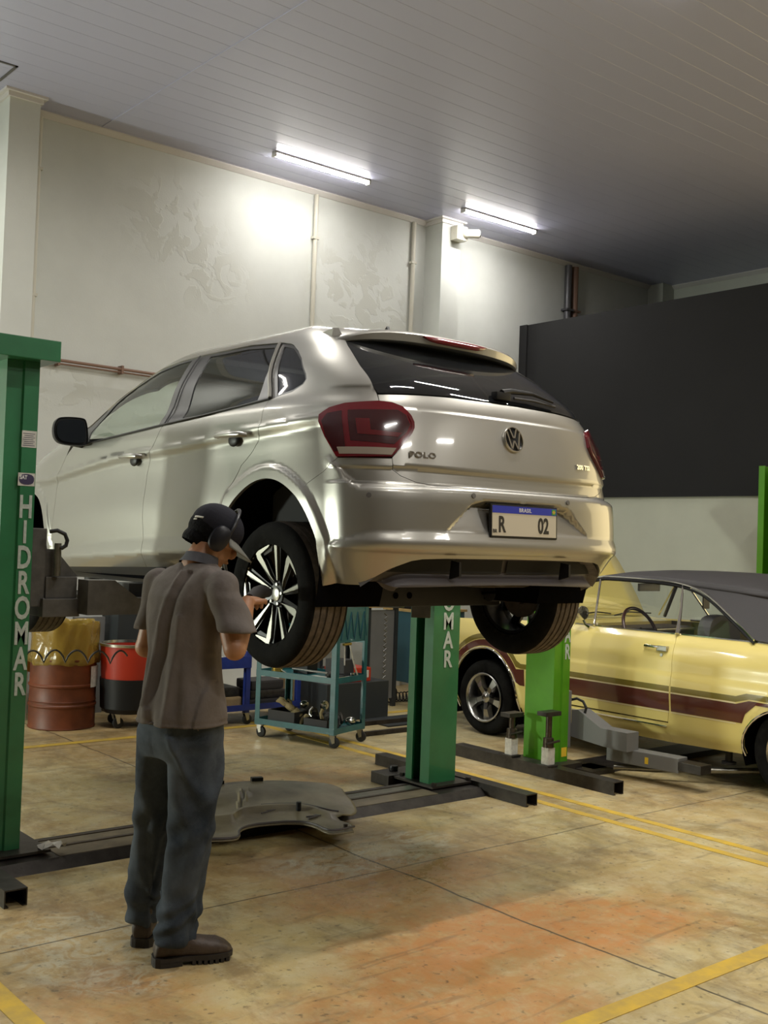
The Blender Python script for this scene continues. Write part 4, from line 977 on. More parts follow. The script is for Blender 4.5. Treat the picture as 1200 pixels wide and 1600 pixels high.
MB().box((6.213, 4.58, .13), (6.2145, 4.80, .175)).build('warning_sticker', M['yelsign'], a3)
MB().box((6.24, 4.18, .125), (6.36, 4.48, .185), bev=.003).build('arm_extension', M['steel'], a3)
MB().lathe([(0,.285),(.07,.285),(.07,.25),(.025,.245),(.025,.17),(.05,.165),(.05,.15),(0,.15)], 20, Matrix.Translation((6.66, 4.24, 0))).build('lift_pad', M['rubber'], a3)
MB().tube([(6.20,4.86,.065),(6.35,4.62,.075),(6.70,4.22,.10),(7.15,3.72,.14)], .022, 10).build('swing_arm', M['bright'], l2)
# two screw jacks in front of the bright green post
def screw_jack(x, y, label, h, b=.087):
    h -= b
    t = thing('jack_stand', label, 'jack', (x, y, b), 'screw jack stands by the bright green post')
    TZ = Matrix.Translation((0, 0, b))
    MB().box((x-.05, y-.05, 0.0), (x+.05, y+.05, .014), M=TZ, bev=.003).build('foot', M['steel'], t)
    MB().box((x-.034, y-.032, .014), (x+.034, y+.032, .13), M=TZ, bev=.004).build('label_block', M['paper'], t)
    MB().lathe([(0,h-.03),(.022,h-.03),(.022,.20),(.036,.195),(.038,.13),(0,.13)], 16, Matrix.Translation((x, y, b))).build('screw', M['screwpad'], t)
    MB().box((x-.075, y-.045, h-.03), (x+.075, y+.045, h), M=TZ, bev=.003).build('saddle', M['steel'], t)
    MB().tube([(x-.07, y-.045, .165), (x+.06, y-.045, .175)], .009, 8, M=TZ).build('crank_handle', M['steel'], t)
screw_jack(5.71, 5.04, 'taller rusty screw jack stand with a white label, right of the two', .465)
screw_jack(5.745, 5.42, 'shorter screw jack stand behind, left of the two, by the front tyre', .40)
# ------------------------------------------------------------ yellow coupe
M['yel'] = mat('cream_yellow_paint', (.74, .61, .20), .30, 0, 1.0, spec=.5)
M['olive'] = mat('olive_stripe', (.17, .13, .02), .25, 0, 1.0)
M['maroon'] = mat('maroon_stripe', (.085, .02, .012), .22, 0, 1.0)
M['pin'] = mat('cream_pinstripe', (.75, .66, .42), .3)
M['vinyl'] = mat('black_vinyl_roof', (.035, .032, .033), .6, bump=.25, bscale=220)
M['dglass'] = glassmat('coupe_glass', (.95, .97, .95), see=.99)
M['brown'] = mat('brown_dashboard', (.045, .022, .014), .5)
M['wood'] = mat('brown_steering_rim', (.06, .015, .012), .3, 0, .6)
M['greyseat'] = mat('grey_vinyl_seat', (.09, .085, .085), .42)
M['mag'] = mat('mag_alloy', (.45, .44, .42), .25, 1.0)
dS = pchip([.1,.25,.32,.40,.62,.80,.93,.98,1.0], [6.64,6.575,6.535,6.52,6.50,6.515,6.555,6.595,6.62])
CX = 7.385
class DM:
    origin = np.zeros(3)
    def __init__(s, off=0.0): s.off = off
    def out(s, p): return np.stack([-1+0*p[..., 0], 0*p[..., 1], 0*p[..., 2]], -1)
    def __call__(s, y, z):
        y = np.asarray(y, float); z = np.asarray(z, float)
        x = dS(z)+.16*np.clip((y-6.6)/.9, 0, 1)**2+.20*np.clip((3.3-y)/1.0, 0, 1)**2
        # lips of the wheel openings and the fold above the stripe
        for c in (6.48, 3.67): x = x-.012*(1-sstep(.375, .43, np.hypot(y-c, (z-.30)*1.0)))
        x = x+.006*sstep(.70, .74, z)*(1-sstep(.74, .85, z))
        return np.stack([x-s.off, y+0*z, z+0*y], -1)
coupe = thing('coupe_car', 'cream yellow vintage coupe with black vinyl roof and maroon side stripe', 'car', (CX, 5.0, 0))
def arc(c, r, z0, n=22, flat=1.0):
    """from the front foot over the wheel to the rear foot (y decreasing)"""
    a0 = math.asin(max(-.99, min(.99, (z0-.30)/r))); return [(c+r*math.cos(a), .30+r*flat*math.sin(a)) for a in np.linspace(a0, PI-a0, n)]
FW, RW = 6.48, 3.67
fa = arc(FW, .385, .20, flat=1.12); ra = arc(RW, .385, .24, flat=.80)
BLT = lambda y: 1.0-.000*(y-4)
fend = [(6.045, .22)]+[]+list(reversed([q for q in fa]))
front_fender = [(5.60,.24),(5.60,1.0),(6.2,.985),(6.8,.955),(7.3,.93),(7.42,.90),(7.45,.60),(7.36,.30),(6.98,.22)]+[q for q in fa]+[(6.08,.22)]
door_ = [(5.60,.385),(5.60,1.0),(4.66,1.0),(4.635,.95),(4.622,.75),(4.625,.55),(4.648,.385)]
rocker = [(5.60,.235),(5.60,.375),(4.64,.378),(4.64,.235)]
rearq = [(4.64,.235),(4.648,.385),(4.625,.55),(4.622,.75),(4.635,.95),(4.66,1.0),(3.9,1.0),(3.3,.975),(2.75,.93),(2.55,.88),(2.52,.60),(2.60,.36),(3.26,.24)]+list(reversed(ra)) if False else [(4.64,.235),(4.648,.385),(4.625,.55),(4.622,.75),(4.635,.95),(4.66,1.0),(3.9,1.0),(3.3,.975),(2.75,.93),(2.55,.88),(2.52,.60),(2.60,.36),(3.29,.24)]+[(q[0], q[1]) for q in reversed(ra)]
def dpanel(name, pts, m, mr, off=0.0, step=.03, par=None, skirt=.018, gap=.003):
    # pts are (y, z); mirrored side reflects x about the car centre
    mp = DM(off)
    class Q(DM):
        def __call__(s, y, z):
            p = DM.__call__(mp, y, z); p = p.copy(); p[..., 0] = p[..., 0]-CX; return p
    q = Q(off); q.origin = np.array([CX, 0, 0]); return panel(name, pts, q, m, par or coupe, step, mirror=mr, skirt=skirt, gap=gap)
for mr in (False, True):
    f = dpanel('front_wing', front_fender, M['yel'], mr)
    d = dpanel('door', door_, M['yel'], mr); r = dpanel('rear_wing', rearq, M['yel'], mr); dpanel('sill', rocker, M['yel'], mr)
    # stripes on each panel
    st = [('olive_stripe', M['olive'], [(.605,.642),(.605,.642)]), ('maroon_stripe', M['maroon'], [(.466,.590),(.466,.590)])]
    def band(z0, z1, y0, y1): return [(y0, z0), (y0, z1), (y1, z1), (y1, z0)]
    for nm, m_, z0, z1 in (('olive_stripe', M['olive'], .603, .642), ('maroon_stripe', M['maroon'], .466, .590), ('pinstripe', M['pin'], .593, .599), ('pinstripe', M['pin'], .455, .460)):
        dpanel(nm, band(z0, z1, 5.593, 4.632), m_, mr, .0025, .06, d, .002, 0)
        dpanel(nm, band(z0, z1, 6.0, 5.607), m_, mr, .0025, .06, f, .002, 0) if z1 < .6 else dpanel(nm, band(z0, z1, 6.06, 5.607), m_, mr, .0025, .06, f, .002, 0)
        dpanel(nm, band(z0, z1, 4.617, 4.10), m_, mr, .0025, .06, r, .002, 0)
    # stripe sweeping round the front wheel opening
    def sweep(r0, r1, a0=.10, a1=PI*.86, c=FW, flat=1.12):
        an = np.linspace(a0, a1, 26); rr = lambda a, r: (c+r*math.cos(a), .30+r*flat*math.sin(a))
        return [rr(PI-a, r1) for a in an[::-1]]+[rr(PI-a, r0) for a in an]
    dpanel('maroon_stripe', [(6.07,.466),(6.02,.466),(6.02,.60)]+[(FW+.46*math.cos(a), .30+.455*1.10*math.sin(a)) for a in np.linspace(PI*.80, PI*.06, 22)]+[(FW+.40*math.cos(a), .30+.40*1.12*math.sin(a)) for a in np.linspace(PI*.06, PI*.86, 22)], M['maroon'], mr, .003, .04, f, .002, 0)
    dpanel('olive_stripe', [(6.06,.603),(6.06,.642)]+[(FW+.50*math.cos(a), .30+.50*1.10*math.sin(a)) for a in np.linspace(PI*.77, PI*.06, 22)]+[(FW+.468*math.cos(a), .30+.463*1.10*math.sin(a)) for a in np.linspace(PI*.06, PI*.79, 22)], M['olive'], mr, .003, .04, f, .002, 0)
    dpanel('olive_stripe', [(4.10,.642),(4.02,.668),(3.25,.668),(3.25,.632),(4.0,.632),(4.10,.603)], M['olive'], mr, .003, .04, r, .002, 0)
    dpanel('maroon_stripe', [(4.10,.590),(4.0,.622),(3.25,.622),(3.25,.60),(3.95,.60),(4.03,.53),(4.055,.466),(4.10,.466)], M['maroon'], mr, .003, .04, r, .002, 0)
    sg = 1 if mr else -1
    X = lambda x: 2*CX-x if mr else x
    def onb(y, z, off=.004): p = DM(off)(y, z); return (X(float(p[0])), float(p[1]), float(p[2]))
    MB().tube([onb(y, z, .002) for y, z in ra], .010, 8).build('arch_trim', M['chrome'], r)
    MB().tube([onb(y, z, .002) for y, z in fa], .010, 8).build('arch_trim', M['chrome'], f)
    MB().tube([onb(y, z, .003) for y, z in ((5.58,.352),(5.2,.352),(4.66,.352))], .006, 6).build('sill_trim', M['chrome'], d)
    h = MB().tube([onb(4.87,.905,.0), onb(4.86,.907,.028), onb(4.78,.905,.03), onb(4.73,.903,.02)], [.009,.011,.010,.008], 8).build('door_handle', M['chrome'], d)
    MB().box((-.018,-.045,-.020), (.018,.04,.018), M=Matrix.Translation(onb(4.72,.898,.01)), bev=.006).build('handle_button', M['satin'], h)
    MB().cyl(onb(4.72,.852,-.004), onb(4.72,.852,.006), .012, 14).build('door_lock', M['satin'], d)
    # belt line trim
    MB().tube([onb(y, 1.0, -.002) for y in (5.60, 5.1, 4.66)], .009, 6).build('belt_trim', M['chrome'], d)
    MB().tube([onb(y, z, -.002) for y, z in ((4.64,1.0),(3.95,1.0),(3.3,.975))], .009, 6).build('belt_trim', M['chrome'], r)
    # wheel housings
    for c in (FW, RW):
        vs = []; fs = []; n = 16
        for i in range(n+1):
            w_ = PI*(-.12+1.24*i/n)
            for xx in (6.545, 6.85): vs.append((X(xx), c+.40*math.cos(w_), .30+.40*(1.08 if c == FW else .78)*math.sin(w_)))
        for i in range(n): fs.append((2*i, 2*i+1, 2*i+3, 2*i+2))
        fs.append(tuple(2*i+1 for i in range(n+1))); MB().add(vs, fs, True).build('wheel_housing', M['under'], coupe)
# greenhouse: vinyl roof, pillars and glass
def gx(z): return 6.60+(z-1.0)*.66
roofL = [(5.60,1.345),(5.50,1.385)]
def roof_mesh():
    ys = [5.62,5.57,5.45,5.2,4.9,4.6,4.3,4.05]; zc = [1.375,1.400,1.425,1.445,1.452,1.452,1.445,1.43]; ze = [1.355,1.372,1.378,1.378,1.371,1.350,1.330,1.31]
    vs = []; fs = []; n = 14
    for y, a, e in zip(ys, zc, ze):
        hw = CX-gx(min(e, 1.38))+.02
        for i in range(n+1):
            u = -1+2*i/n; vs.append((CX+hw*u, y-.10*(0 if y < 5.4 else 1)*u*u*0, e+(a-e)*(1-abs(u)**2.6)))
    m = n+1
    for j in range(len(ys)-1):
        for i in range(n): fs.append((j*m+i, j*m+i+1, (j+1)*m+i+1, (j+1)*m+i))
    return MB().add(vs, fs, True)
o = roof_mesh().build('vinyl_roof', M['vinyl'], coupe); sd = o.modifiers.new('s', 'SOLIDIFY'); sd.thickness = .03; sd.offset = 1 if False else -1
DR = [(5.595,1.005),(5.575,1.36),(5.50,1.378),(5.25,1.378),(4.895,1.371),(4.708,1.347),(4.53,1.297),(4.242,1.138),(4.035,1.018)]
DR = [(5.95,1.02),(5.60,1.355)]+chaikin(DR[2:], 2)
for mr in (False, True):
    X = lambda x: 2*CX-x if mr else x
    gp = lambda y, z, off=0.0: (X(gx(z)-off), y, z)
    # c pillar: vinyl sail from the drip rail down to the rear wing
    sail = [(4.895,1.371),(4.708,1.349),(4.53,1.297),(4.242,1.138),(4.035,1.018),(3.80,1.0),(3.35,1.0),(3.55,1.12),(3.85,1.28),(4.05,1.335),(4.5,1.372)]
    class G:
        origin = np.array([CX, 0, 0])
        def out(s, p): return np.stack([-1+0*p[..., 0], 0*p[..., 1], 0*p[..., 2]], -1)
        def __call__(s, y, z): z = np.asarray(z, float); y = np.asarray(y, float); return np.stack([gx(z)-CX+.10*np.clip((4.3-y), 0, 1)*np.clip(z-1.0, 0, 1)-.004+0*y, y, z], -1)
    panel('vinyl_pillar', sail, G(), M['vinyl'], coupe, .05, mirror=mr, skirt=.03)
    MB().tube([gp(y, z, .012) for y, z in DR], .0085, 8).build('drip_rail', M['chrome'], coupe)
    MB().tube([gp(y, z-.022, .002) for y, z in DR[1:]], .010, 8).build('window_frame', M['blackplastic'], coupe)
    MB().tube([gp(5.40,1.005,.005), gp(5.535,1.352,.005)], .009, 8).build('quarter_light_frame', M['chrome'], coupe)
    MB().tube([gp(5.88,1.015,.0), gp(5.60,1.335,.0)], .016, 8).build('windscreen_pillar', M['yel'] if False else M['blackplastic'], coupe)
    MB().tube([gp(4.645,1.005,.004), gp(4.70,1.18,.004), gp(4.765,1.345,.004)], [.017,.010,.008], 8).build('door_pillar', M['chrome'], coupe)
    g1 = [(5.85,1.005),(5.60,1.335),(5.50,1.36),(5.25,1.362),(4.895,1.352),(4.76,1.338),(4.645,1.005)]
    g2 = [(4.64,1.005),(4.757,1.335),(4.53,1.282),(4.25,1.13),(4.05,1.012)]
    for nm, pg in (('door_glass', g1), ('rear_quarter_glass', g2)):
        MB().add([gp(y, z, -.002) for y, z in pg], [tuple(range(len(pg)))]).build(nm, M['dglass'], coupe)
# windscreen and rear window
vs = []; n = 10
for i in range(n+1):
    u = -1+2*i/n; vs += [(CX+.75*u, 5.93+.10*(1-u*u)-.06, 1.005), (CX+.56*u, 5.60+.06*(1-u*u), 1.362)]
MB().add(vs, [(2*i, 2*i+1, 2*i+3, 2*i+2) for i in range(n)], True).build('windscreen', M['dglass'], coupe)
vs = []
for i in range(n+1):
    u = -1+2*i/n; vs += [(CX+.66*u, 3.45-.06*(1-u*u), 1.0), (CX+.52*u, 4.03, 1.32)]
MB().add(vs, [(2*i, 2*i+1, 2*i+3, 2*i+2) for i in range(n)], True).build('rear_window', M['dglass'], coupe)
# cowl, boot lid, nose, tail, floor
MB().prism([(5.80,.98),(6.05,1.0),(6.05,.93),(5.80,.90)], 'x', 6.62, 8.15).build('cowl', M['yel'], coupe)
vs = []; fs = []
for j, (y, zc) in enumerate(((3.50,1.01),(3.2,1.0),(2.8,.965),(2.56,.92),(2.52,.86))):
    hw = CX-float(dS(.99))-.20*max(0, min(1, (3.3-y)))**2
    for i in range(9): u = -1+2*i/8; vs.append((CX+hw*u, y, zc-.025*u*u))
for j in range(4):
    for i in range(8): fs.append((j*9+i, j*9+i+1, (j+1)*9+i+1, (j+1)*9+i))
MB().add(vs, fs, True).build('boot_lid', M['yel'], coupe)
MB().box((6.78, 2.50, .35), (7.99, 2.56, .86), bev=.02).build('tail_panel', M['yel'], coupe)
MB().box((6.72, 2.40, .42), (8.05, 2.50, .55), bev=.02).build('rear_bumper', M['chrome'], coupe)
MB().box((6.80, 7.36, .42), (7.97, 7.42, .86), bev=.02).build('grille_panel', M['blackplastic'], coupe)
MB().box((6.68, 7.44, .40), (8.09, 7.53, .53), bev=.02).build('front_bumper', M['chrome'], coupe)
g = MB(); g.box((6.88, 2.7, .26), (7.89, 7.2, .34)); g.box((6.62, 4.15, .24), (8.15, 5.98, .32)); g.build('floor_pan', M['under'], coupe)
g = MB(); g.box((7.05, 6.1, .34), (7.75, 7.0, .80), bev=.04); g.cyl((7.4, 6.5, .78), (7.4, 6.5, .92), .17, 24); g.build('engine', M['iron'], coupe)
MB().box((6.70, 6.00, .34), (8.07, 6.04, .93)).build('firewall', M['under'], coupe)
# open bonnet, hinged at the cowl, leaning back towards the windscreen
vs = []; fs = []
for j, t in enumerate(np.linspace(0, 1, 7)):
    y = 6.08+.95*t*math.cos(math.radians(52))*1.25-.25*t*(1-t); z = .985+1.30*t*math.sin(math.radians(47))+.04*t*(1-t)
    for i in range(9): u = -1+2*i/8; vs.append((CX+(.74-.05*t)*u, y, z+.03*(1-u*u)))
for j in range(6):
    for i in range(8): fs.append((j*9+i, j*9+i+1, (j+1)*9+i+1, (j+1)*9+i))
o = MB().add(vs, fs, True).build('bonnet', M['yel'], coupe); sd = o.modifiers.new('s', 'SOLIDIFY'); sd.thickness = .025
# door mirror
g = MB(); T = Matrix.Translation((6.545, 5.47, 1.095)) @ Euler((0, PI/2*0, math.radians(75))).to_matrix().to_4x4() @ Euler((0, PI/2, 0)).to_matrix().to_4x4()
g.lathe([(0,.028),(.040,.022),(.055,.004),(.054,-.004),(.048,-.006),(0,-.004)], 24, T); mo = g.build('door_mirror', M['chrome'], coupe)
MB().tube([(6.555,5.47,1.045),(6.565,5.46,1.01),(6.59,5.44,.995)], [.008,.010,.022], 8).build('mirror_stem', M['chrome'], mo)
# cabin
g = MB(); g.box((6.70, 5.50, .78), (8.07, 5.86, .955), bev=.03); ds = g.build('dashboard', M['brown'], coupe)
MB().box((6.72, 5.485, .925), (8.05, 5.51, .945), bev=.004).build('dashboard_trim', M['satin'], ds)
g = MB(); g.box((6.78, 5.475, .83), (7.25, 5.50, .915), bev=.004); ic = g.build('instrument_cluster', M['blackplastic'], ds)
for x in (6.86, 6.95, 7.06, 7.16): MB().cyl((x, 5.466, .872), (x, 5.474, .872), .032, 16).build('gauge', M['satin'], ic)
T = Matrix.Translation((7.02, 5.28, .965)) @ Euler((math.radians(62), 0, 0)).to_matrix().to_4x4()
sw = MB().tube([T @ Vector((.19*math.cos(t), .19*math.sin(t), 0)) for t in np.linspace(0, 2*PI, 33)[:-1]], .014, 10, closed=True).build('steering_wheel', M['wood'], coupe)
g = MB(); g.box((-.175, -.015, -.008), (.175, .015, .004), M=T); g.cyl(T @ Vector((0, 0, .01)), T @ Vector((0, 0, -.3)), .022, 12); g.build('wheel_spoke', M['blackplastic'], sw)
for x in (6.99, 7.78):
    g = MB(); g.box((x-.24, 4.60, .36), (x+.24, 5.18, .58), bev=.05); T = Matrix.Translation((x, 4.68, .5)) @ Euler((math.radians(12), 0, 0)).to_matrix().to_4x4(); g.box((-.235, -.10, 0), (.235, .06, .50), M=T, bev=.06)
    s_ = g.build('front_seat', M['greyseat'], coupe)
    T2 = Matrix.Translation((x, 4.56, .95)); g = MB(); pr = chaikin([(-.20,0),(-.19,.13),(-.12,.19),(.12,.19),(.19,.13),(.20,0)], 2); g.prism(pr, 'y', -.05, .05, T2); g.build('seat_top', M['greyseat'], s_)
g = MB(); g.box((6.75, 3.75, .36), (8.02, 4.2, .62), bev=.05); g.box((6.78, 3.60, .5), (8.0, 3.78, 1.0), bev=.05); g.build('rear_seat', M['greyseat'], coupe)
g = MB(); g.box((7.28, 5.50, 1.258), (7.56, 5.52, 1.322), bev=.008); g.tube([(7.42, 5.52, 1.30), (7.42, 5.56, 1.36)], .006, 6); g.build('rear_view_mirror', M['bluepipe'], coupe)
for k, (x, zz) in enumerate(((8.0, 1.25), (7.93, 1.17))): MB().box((x-.045, 5.30, zz-.05), (x+.045, 5.312, zz+.05), M=None, bev=.004).build('hanging_tag', M['brown'] if k else M['blackplastic'], coupe)
MB().tube([(6.95,5.90,1.04),(7.2,5.86,1.065),(7.35,5.84,1.05)], .006, 6).build('wiper', M['blackplastic'], coupe)
MB().tube([(7.45,5.88,1.03),(7.6,5.85,1.06),(7.9,5.84,1.045)], .006, 6).build('wiper', M['blackplastic'], coupe)
# mag wheels
def mag_wheel(s, y):
    x = CX+s*.745; c = Vector((x, y, .312)); ty, T, sc = make_wheel('wheel', c, s, .312, coupe, dict(w=.215, spin=20))
    g = MB().lathe([(.186,.100),(.192,.112),(.200,.116),(.206,.112),(.206,.098)], 56, T, closed=True); g.lathe([(.186,.100),(.176,.06),(.170,-.06),(.19,-.08)], 48, T); r = g.build('wheel_rim', M['mag'], ty)
    MB().lathe([(0,.01),(.172,.01),(.172,-.02),(0,-.02)], 40, T).build('brake_drum', M['rimblack'], ty)
    for k in range(5):
        a = math.radians(k*72+90); R_ = Matrix.Rotation(a, 4, 'Z'); g = MB(); TT = T @ R_
        vs = [(.03,-.020,.078),(.03,.020,.078),(.178,.034,.070),(.178,-.034,.070),(.03,-.026,.045),(.03,.026,.045),(.178,.044,.035),(.178,-.044,.035),(.10,-.020,.086),(.10,.020,.086)]
        fs = [(0,1,9,8),(8,9,2,3),(0,8,3,7,4),(1,5,6,2,9),(4,5,1,0),(3,2,6,7),(4,7,6,5)]; g.add(vs, fs, False, TT); g.build('wheel_spoke', M['mag'], r)
    MB().lathe([(0,.100),(.020,.098),(.030,.088),(.045,.084),(.050,.06),(0,.06)], 24, T).build('centre_cap', M['mag'], r)
    for k in range(5):
        a = math.radians(k*72+54); p = (.060*math.cos(a), .060*math.sin(a)); MB().cyl(T @ Vector((*p, .04)), T @ Vector((*p, .075)), .012, 10).build('wheel_nut', M['rimblack'], r)
for s in (-1, 1):
    for y in (FW+.02, RW+.01): mag_wheel(s, y)
# ------------------------------------------------------------ carts, drum, bench and the rest of the workshop
M['teal'] = mat('teal_painted_steel', (.014, .105, .115), .42, 0, .2, var=.3, vscale=10)
M['blue'] = mat('deep_blue_steel', (.012, .03, .20), .4, 0, .2, var=.3, vscale=10)
M['drum'] = mat('rusty_orange_drum', (.16, .038, .010), .5, var=.45, vscale=7)
M['red'] = mat('red_plastic', (.36, .024, .009), .4)
M['cast'] = mat('cast_dark_metal', (.06, .055, .048), .5, .6, var=.5, vscale=30)
M['shiny'] = mat('bright_aluminium', (.5, .5, .47), .25, 1.0)
M['card'] = mat('cardboard', (.30, .21, .10), .8, var=.3, vscale=8)
M['gold'] = mat('yellow_zinc', (.55, .40, .10), .3, .9)
M['wooden'] = mat('bench_wood', (.45, .30, .11), .6, var=.3, vscale=12)
M['rag'] = mat('dirty_glove_cloth', (.34, .27, .13), .9, bump=.4, bscale=60)
M['tealbox'] = mat('petrol_blue_cabinet', (.02, .075, .10), .5)
M['greyboard'] = mat('grey_board', (.16, .16, .15), .6, var=.2, vscale=3)
M['darkboard'] = mat('dark_board', (.02, .024, .026), .5)
M['cover'] = mat('dusty_bumper_plastic', (.27, .235, .15), .45, 0, .2, var=.8, vscale=4, dirt=(.11, .085, .05))
M['liner'] = None
def liner_mat():
    m = bpy.data.materials.new('yellow_film'); m.use_nodes = True; nt = m.node_tree; L = nt.links
    b = nt.nodes['Principled BSDF']; b.inputs['Base Color'].default_value = (.36, .25, .05, 1); b.inputs['Roughness'].default_value = .22; b.inputs['Coat Weight'].default_value = .6
    t = nd(nt, 'ShaderNodeBsdfTransparent'); t.inputs[0].default_value = (.80, .62, .22, 1); x = nd(nt, 'ShaderNodeMixShader'); x.inputs[0].default_value = .42
    L.new(b.outputs[0], x.inputs[1]); L.new(t.outputs[0], x.inputs[2]); L.new(x.outputs[0], nt.nodes['Material Output'].inputs['Surface'])
    tc = nd(nt, 'ShaderNodeTexCoord'); n = nd(nt, 'ShaderNodeTexNoise', Scale=9.0, Detail=3.0); L.new(tc.outputs['Object'], n.inputs['Vector']); bp = nd(nt, 'ShaderNodeBump', Strength=.6, Distance=.02); L.new(n.outputs['Fac'], bp.inputs['Height']); L.new(bp.outputs[0], b.inputs['Normal'])
    return m
M['liner'] = liner_mat()
def caster(par, x, y, h, r, yaw=0, m='rubber'):
    T = Matrix.Translation((x, y, 0)) @ Matrix.Rotation(yaw, 4, 'Z')
    w = MB().lathe([(0,-.012),(r*.8,-.014),(r,-.009),(r,.009),(r*.8,.014),(0,.012)], 24, T @ Matrix.Translation((.015, 0, r)) @ Euler((PI/2, 0, 0)).to_matrix().to_4x4()).build('caster_wheel', M[m], par)
    MB().prism([(-.022, h),(.022, h),(.026, r),(.004, r*.8)], 'y', -.020, -.015, T).build('caster_fork', M['shiny'], w)
    MB().prism([(-.022, h),(.022, h),(.026, r),(.004, r*.8)], 'y', .015, .020, T).build('caster_fork', M['shiny'], w)
    MB().box((-.026, -.022, h-.004), (.026, .022, h), M=T).build('caster_plate', M['shiny'], w)
# teal tool cart
A_ = Vector((4.81, 7.34, 0)); B_ = Vector((5.05, 6.61, 0)); C_ = Vector((5.46, 6.745, 0)); D_ = A_+C_-B_
ex = (B_-A_).normalized(); ey = (C_-B_).normalized(); Lx = (B_-A_).length; Ly = (C_-B_).length
CT = Matrix(((ex.x, ey.x, 0, A_.x), (ex.y, ey.y, 0, A_.y), (0, 0, 1, 0), (0, 0, 0, 1)))   # local: x along the long side from far-left to near, y across
cart = thing('tool_cart', 'teal steel tool cart on casters, loaded with greasy parts behind the raised wheel', 'cart', tuple(CT @ Vector((Lx/2, Ly/2, 0))))
def cbox(name, a, b, m, par=cart, bev=.003, extra=None):
    return MB().box(a, b, M=CT, bev=bev).build(name, m, par)
for (x, y, z1) in ((0, 0, .60), (Lx, 0, 1.08), (Lx, Ly, 1.08), (0, Ly, 1.08)):
    s_x = 1 if x == 0 else -1; s_y = 1 if y == 0 else -1; w = .045
    pts = [(x, y), (x+s_x*w, y), (x+s_x*w, y+s_y*.005), (x+s_x*.005, y+s_y*.005), (x+s_x*.005, y+s_y*w), (x, y+s_y*w)]
    MB().prism(pts if s_x*s_y > 0 else pts[::-1], 'z', .10, z1, CT).build('post', M['teal'], cart)
for z, nm in ((.115, 'lower_shelf'), (.50, 'upper_shelf')):
    sh = cbox(nm, (.006, .006, z), (Lx-.006, Ly-.006, z+.006), M['teal'], bev=0)
    for a, b in (((.0, -.002, z-.01), (Lx, .004, z+.035)), ((0, Ly-.004, z-.01), (Lx, Ly+.002, z+.035)), ((-.002, .0, z-.01), (.004, Ly, z+.035)), ((Lx-.004, 0, z-.01), (Lx+.002, Ly, z+.035))): cbox('shelf_edge', a, b, M['teal'], sh, 0)
bp_ = cbox('end_panel', (Lx-.012, .03, .80), (Lx-.004, Ly-.02, 1.07), M['teal'], bev=.002)
for k in range(4):
    MB().tube([CT @ Vector((Lx-.001, .06+.09*k, .82)), CT @ Vector((Lx-.001, .10+.09*k, 1.03)), CT @ Vector((Lx-.001, .14+.09*k, .84))], .005, 6).build('pressed_rib', M['tealbox'], bp_)
cbox('back_panel', (.02, Ly-.012, .78), (Lx-.02, Ly-.004, 1.06), M['teal'], bev=0)
for (x, y) in ((.03, .03), (Lx-.03, .03), (Lx-.03, Ly-.03), (.03, Ly-.03)):
    p = CT @ Vector((x, y, 0)); caster(cart, p.x, p.y, .10, .042, math.atan2(ex.y, ex.x)+.3*x)
def loose(name, label, cat, mb, m, group=None): return tag(mb.build(name, m), label, cat, group)
def lump(c, r, seed, n=14, amp=.35, M_=None):
    rnd = random.Random(seed); g = MB(); g.sphere((0, 0, 0), r, n)
    vs = []
    for v in g.v:
        p = Vector(v); k = 1+amp*noise.noise(p*9+Vector((seed*3.1, 0, 0))); p = p*k
        vs.append(tuple(p+Vector(c)))
    g.v = vs; return g
# lower shelf load: bins, gloves, castings
def cpt(x, y, z): return CT @ Vector((x, y, z))
def bin_(x0, y0, x1, y1, z, h, m, label):
    t = MB(); k = .012
    t.box((x0, y0, z), (x1, y1, z+.006), M=CT); o = MB()
    o.prism([(x0,y0),(x1,y0),(x1,y1),(x0,y1)], 'z', z, z+.005, CT)
    for a, b in (((x0,y0,z),(x1,y0+.005,z+h)), ((x0,y1-.005,z),(x1,y1,z+h)), ((x0,y0+.005,z),(x0+.005,y1-.005,z+h)), ((x1-.005,y0+.005,z),(x1,y1-.005,z+h))): o.box(a, b, M=CT)
    return loose('parts_bin', label, 'bin', o, m, 'bins on the cart')
bin_(.10, .04, .36, .22, .124, .10, M['greyplastic'], 'dark grey parts bin holding the glove, left end of the teal cart lower shelf')
bin_(.46, .03, .68, .20, .124, .075, M['greyplastic'], 'low dark parts bin near the front corner post of the teal cart')
gl_ = MB(); T = CT @ Matrix.Translation((.27, .10, .255)) @ Euler((.3, .55, .4)).to_matrix().to_4x4(); gl_.sphere((0, 0, 0), (.060, .038, .022), 14, T)
for k in range(4): gl_.tube([T @ Vector((-.04, -.026+.017*k, 0)), T @ Vector((-.085, -.034+.021*k, .006)), T @ Vector((-.112, -.038+.024*k, -.006))], [.011, .010, .008], 8)
gl_.tube([T @ Vector((.0, .03, 0)), T @ Vector((-.03, .06, .01)), T @ Vector((-.055, .07, 0))], [.012, .011, .008], 8); gl_.tube([T @ Vector((.04, 0, 0)), T @ Vector((.10, .0, -.03))], [.032, .042], 10)
loose('work_glove', 'dirty tan work glove draped over the bin on the teal cart', 'glove', gl_, M['rag'])
parts_spec = [(.16,.30,.17,.045,'cast'),(.25,.26,.185,.05,'cast'),(.40,.12,.17,.045,'rag'),(.38,.26,.19,.055,'cast'),(.50,.28,.19,.05,'cast'),(.47,.12,.235,.03,'shiny'),(.60,.26,.18,.05,'cast'),(.34,.20,.275,.026,'shiny'),(.56,.14,.225,.03,'rag'),(.63,.12,.21,.028,'cast'),(.70,.30,.17,.04,'shiny'),(.68,.22,.20,.03,'cast'),(.44,.33,.26,.03,'shiny')]
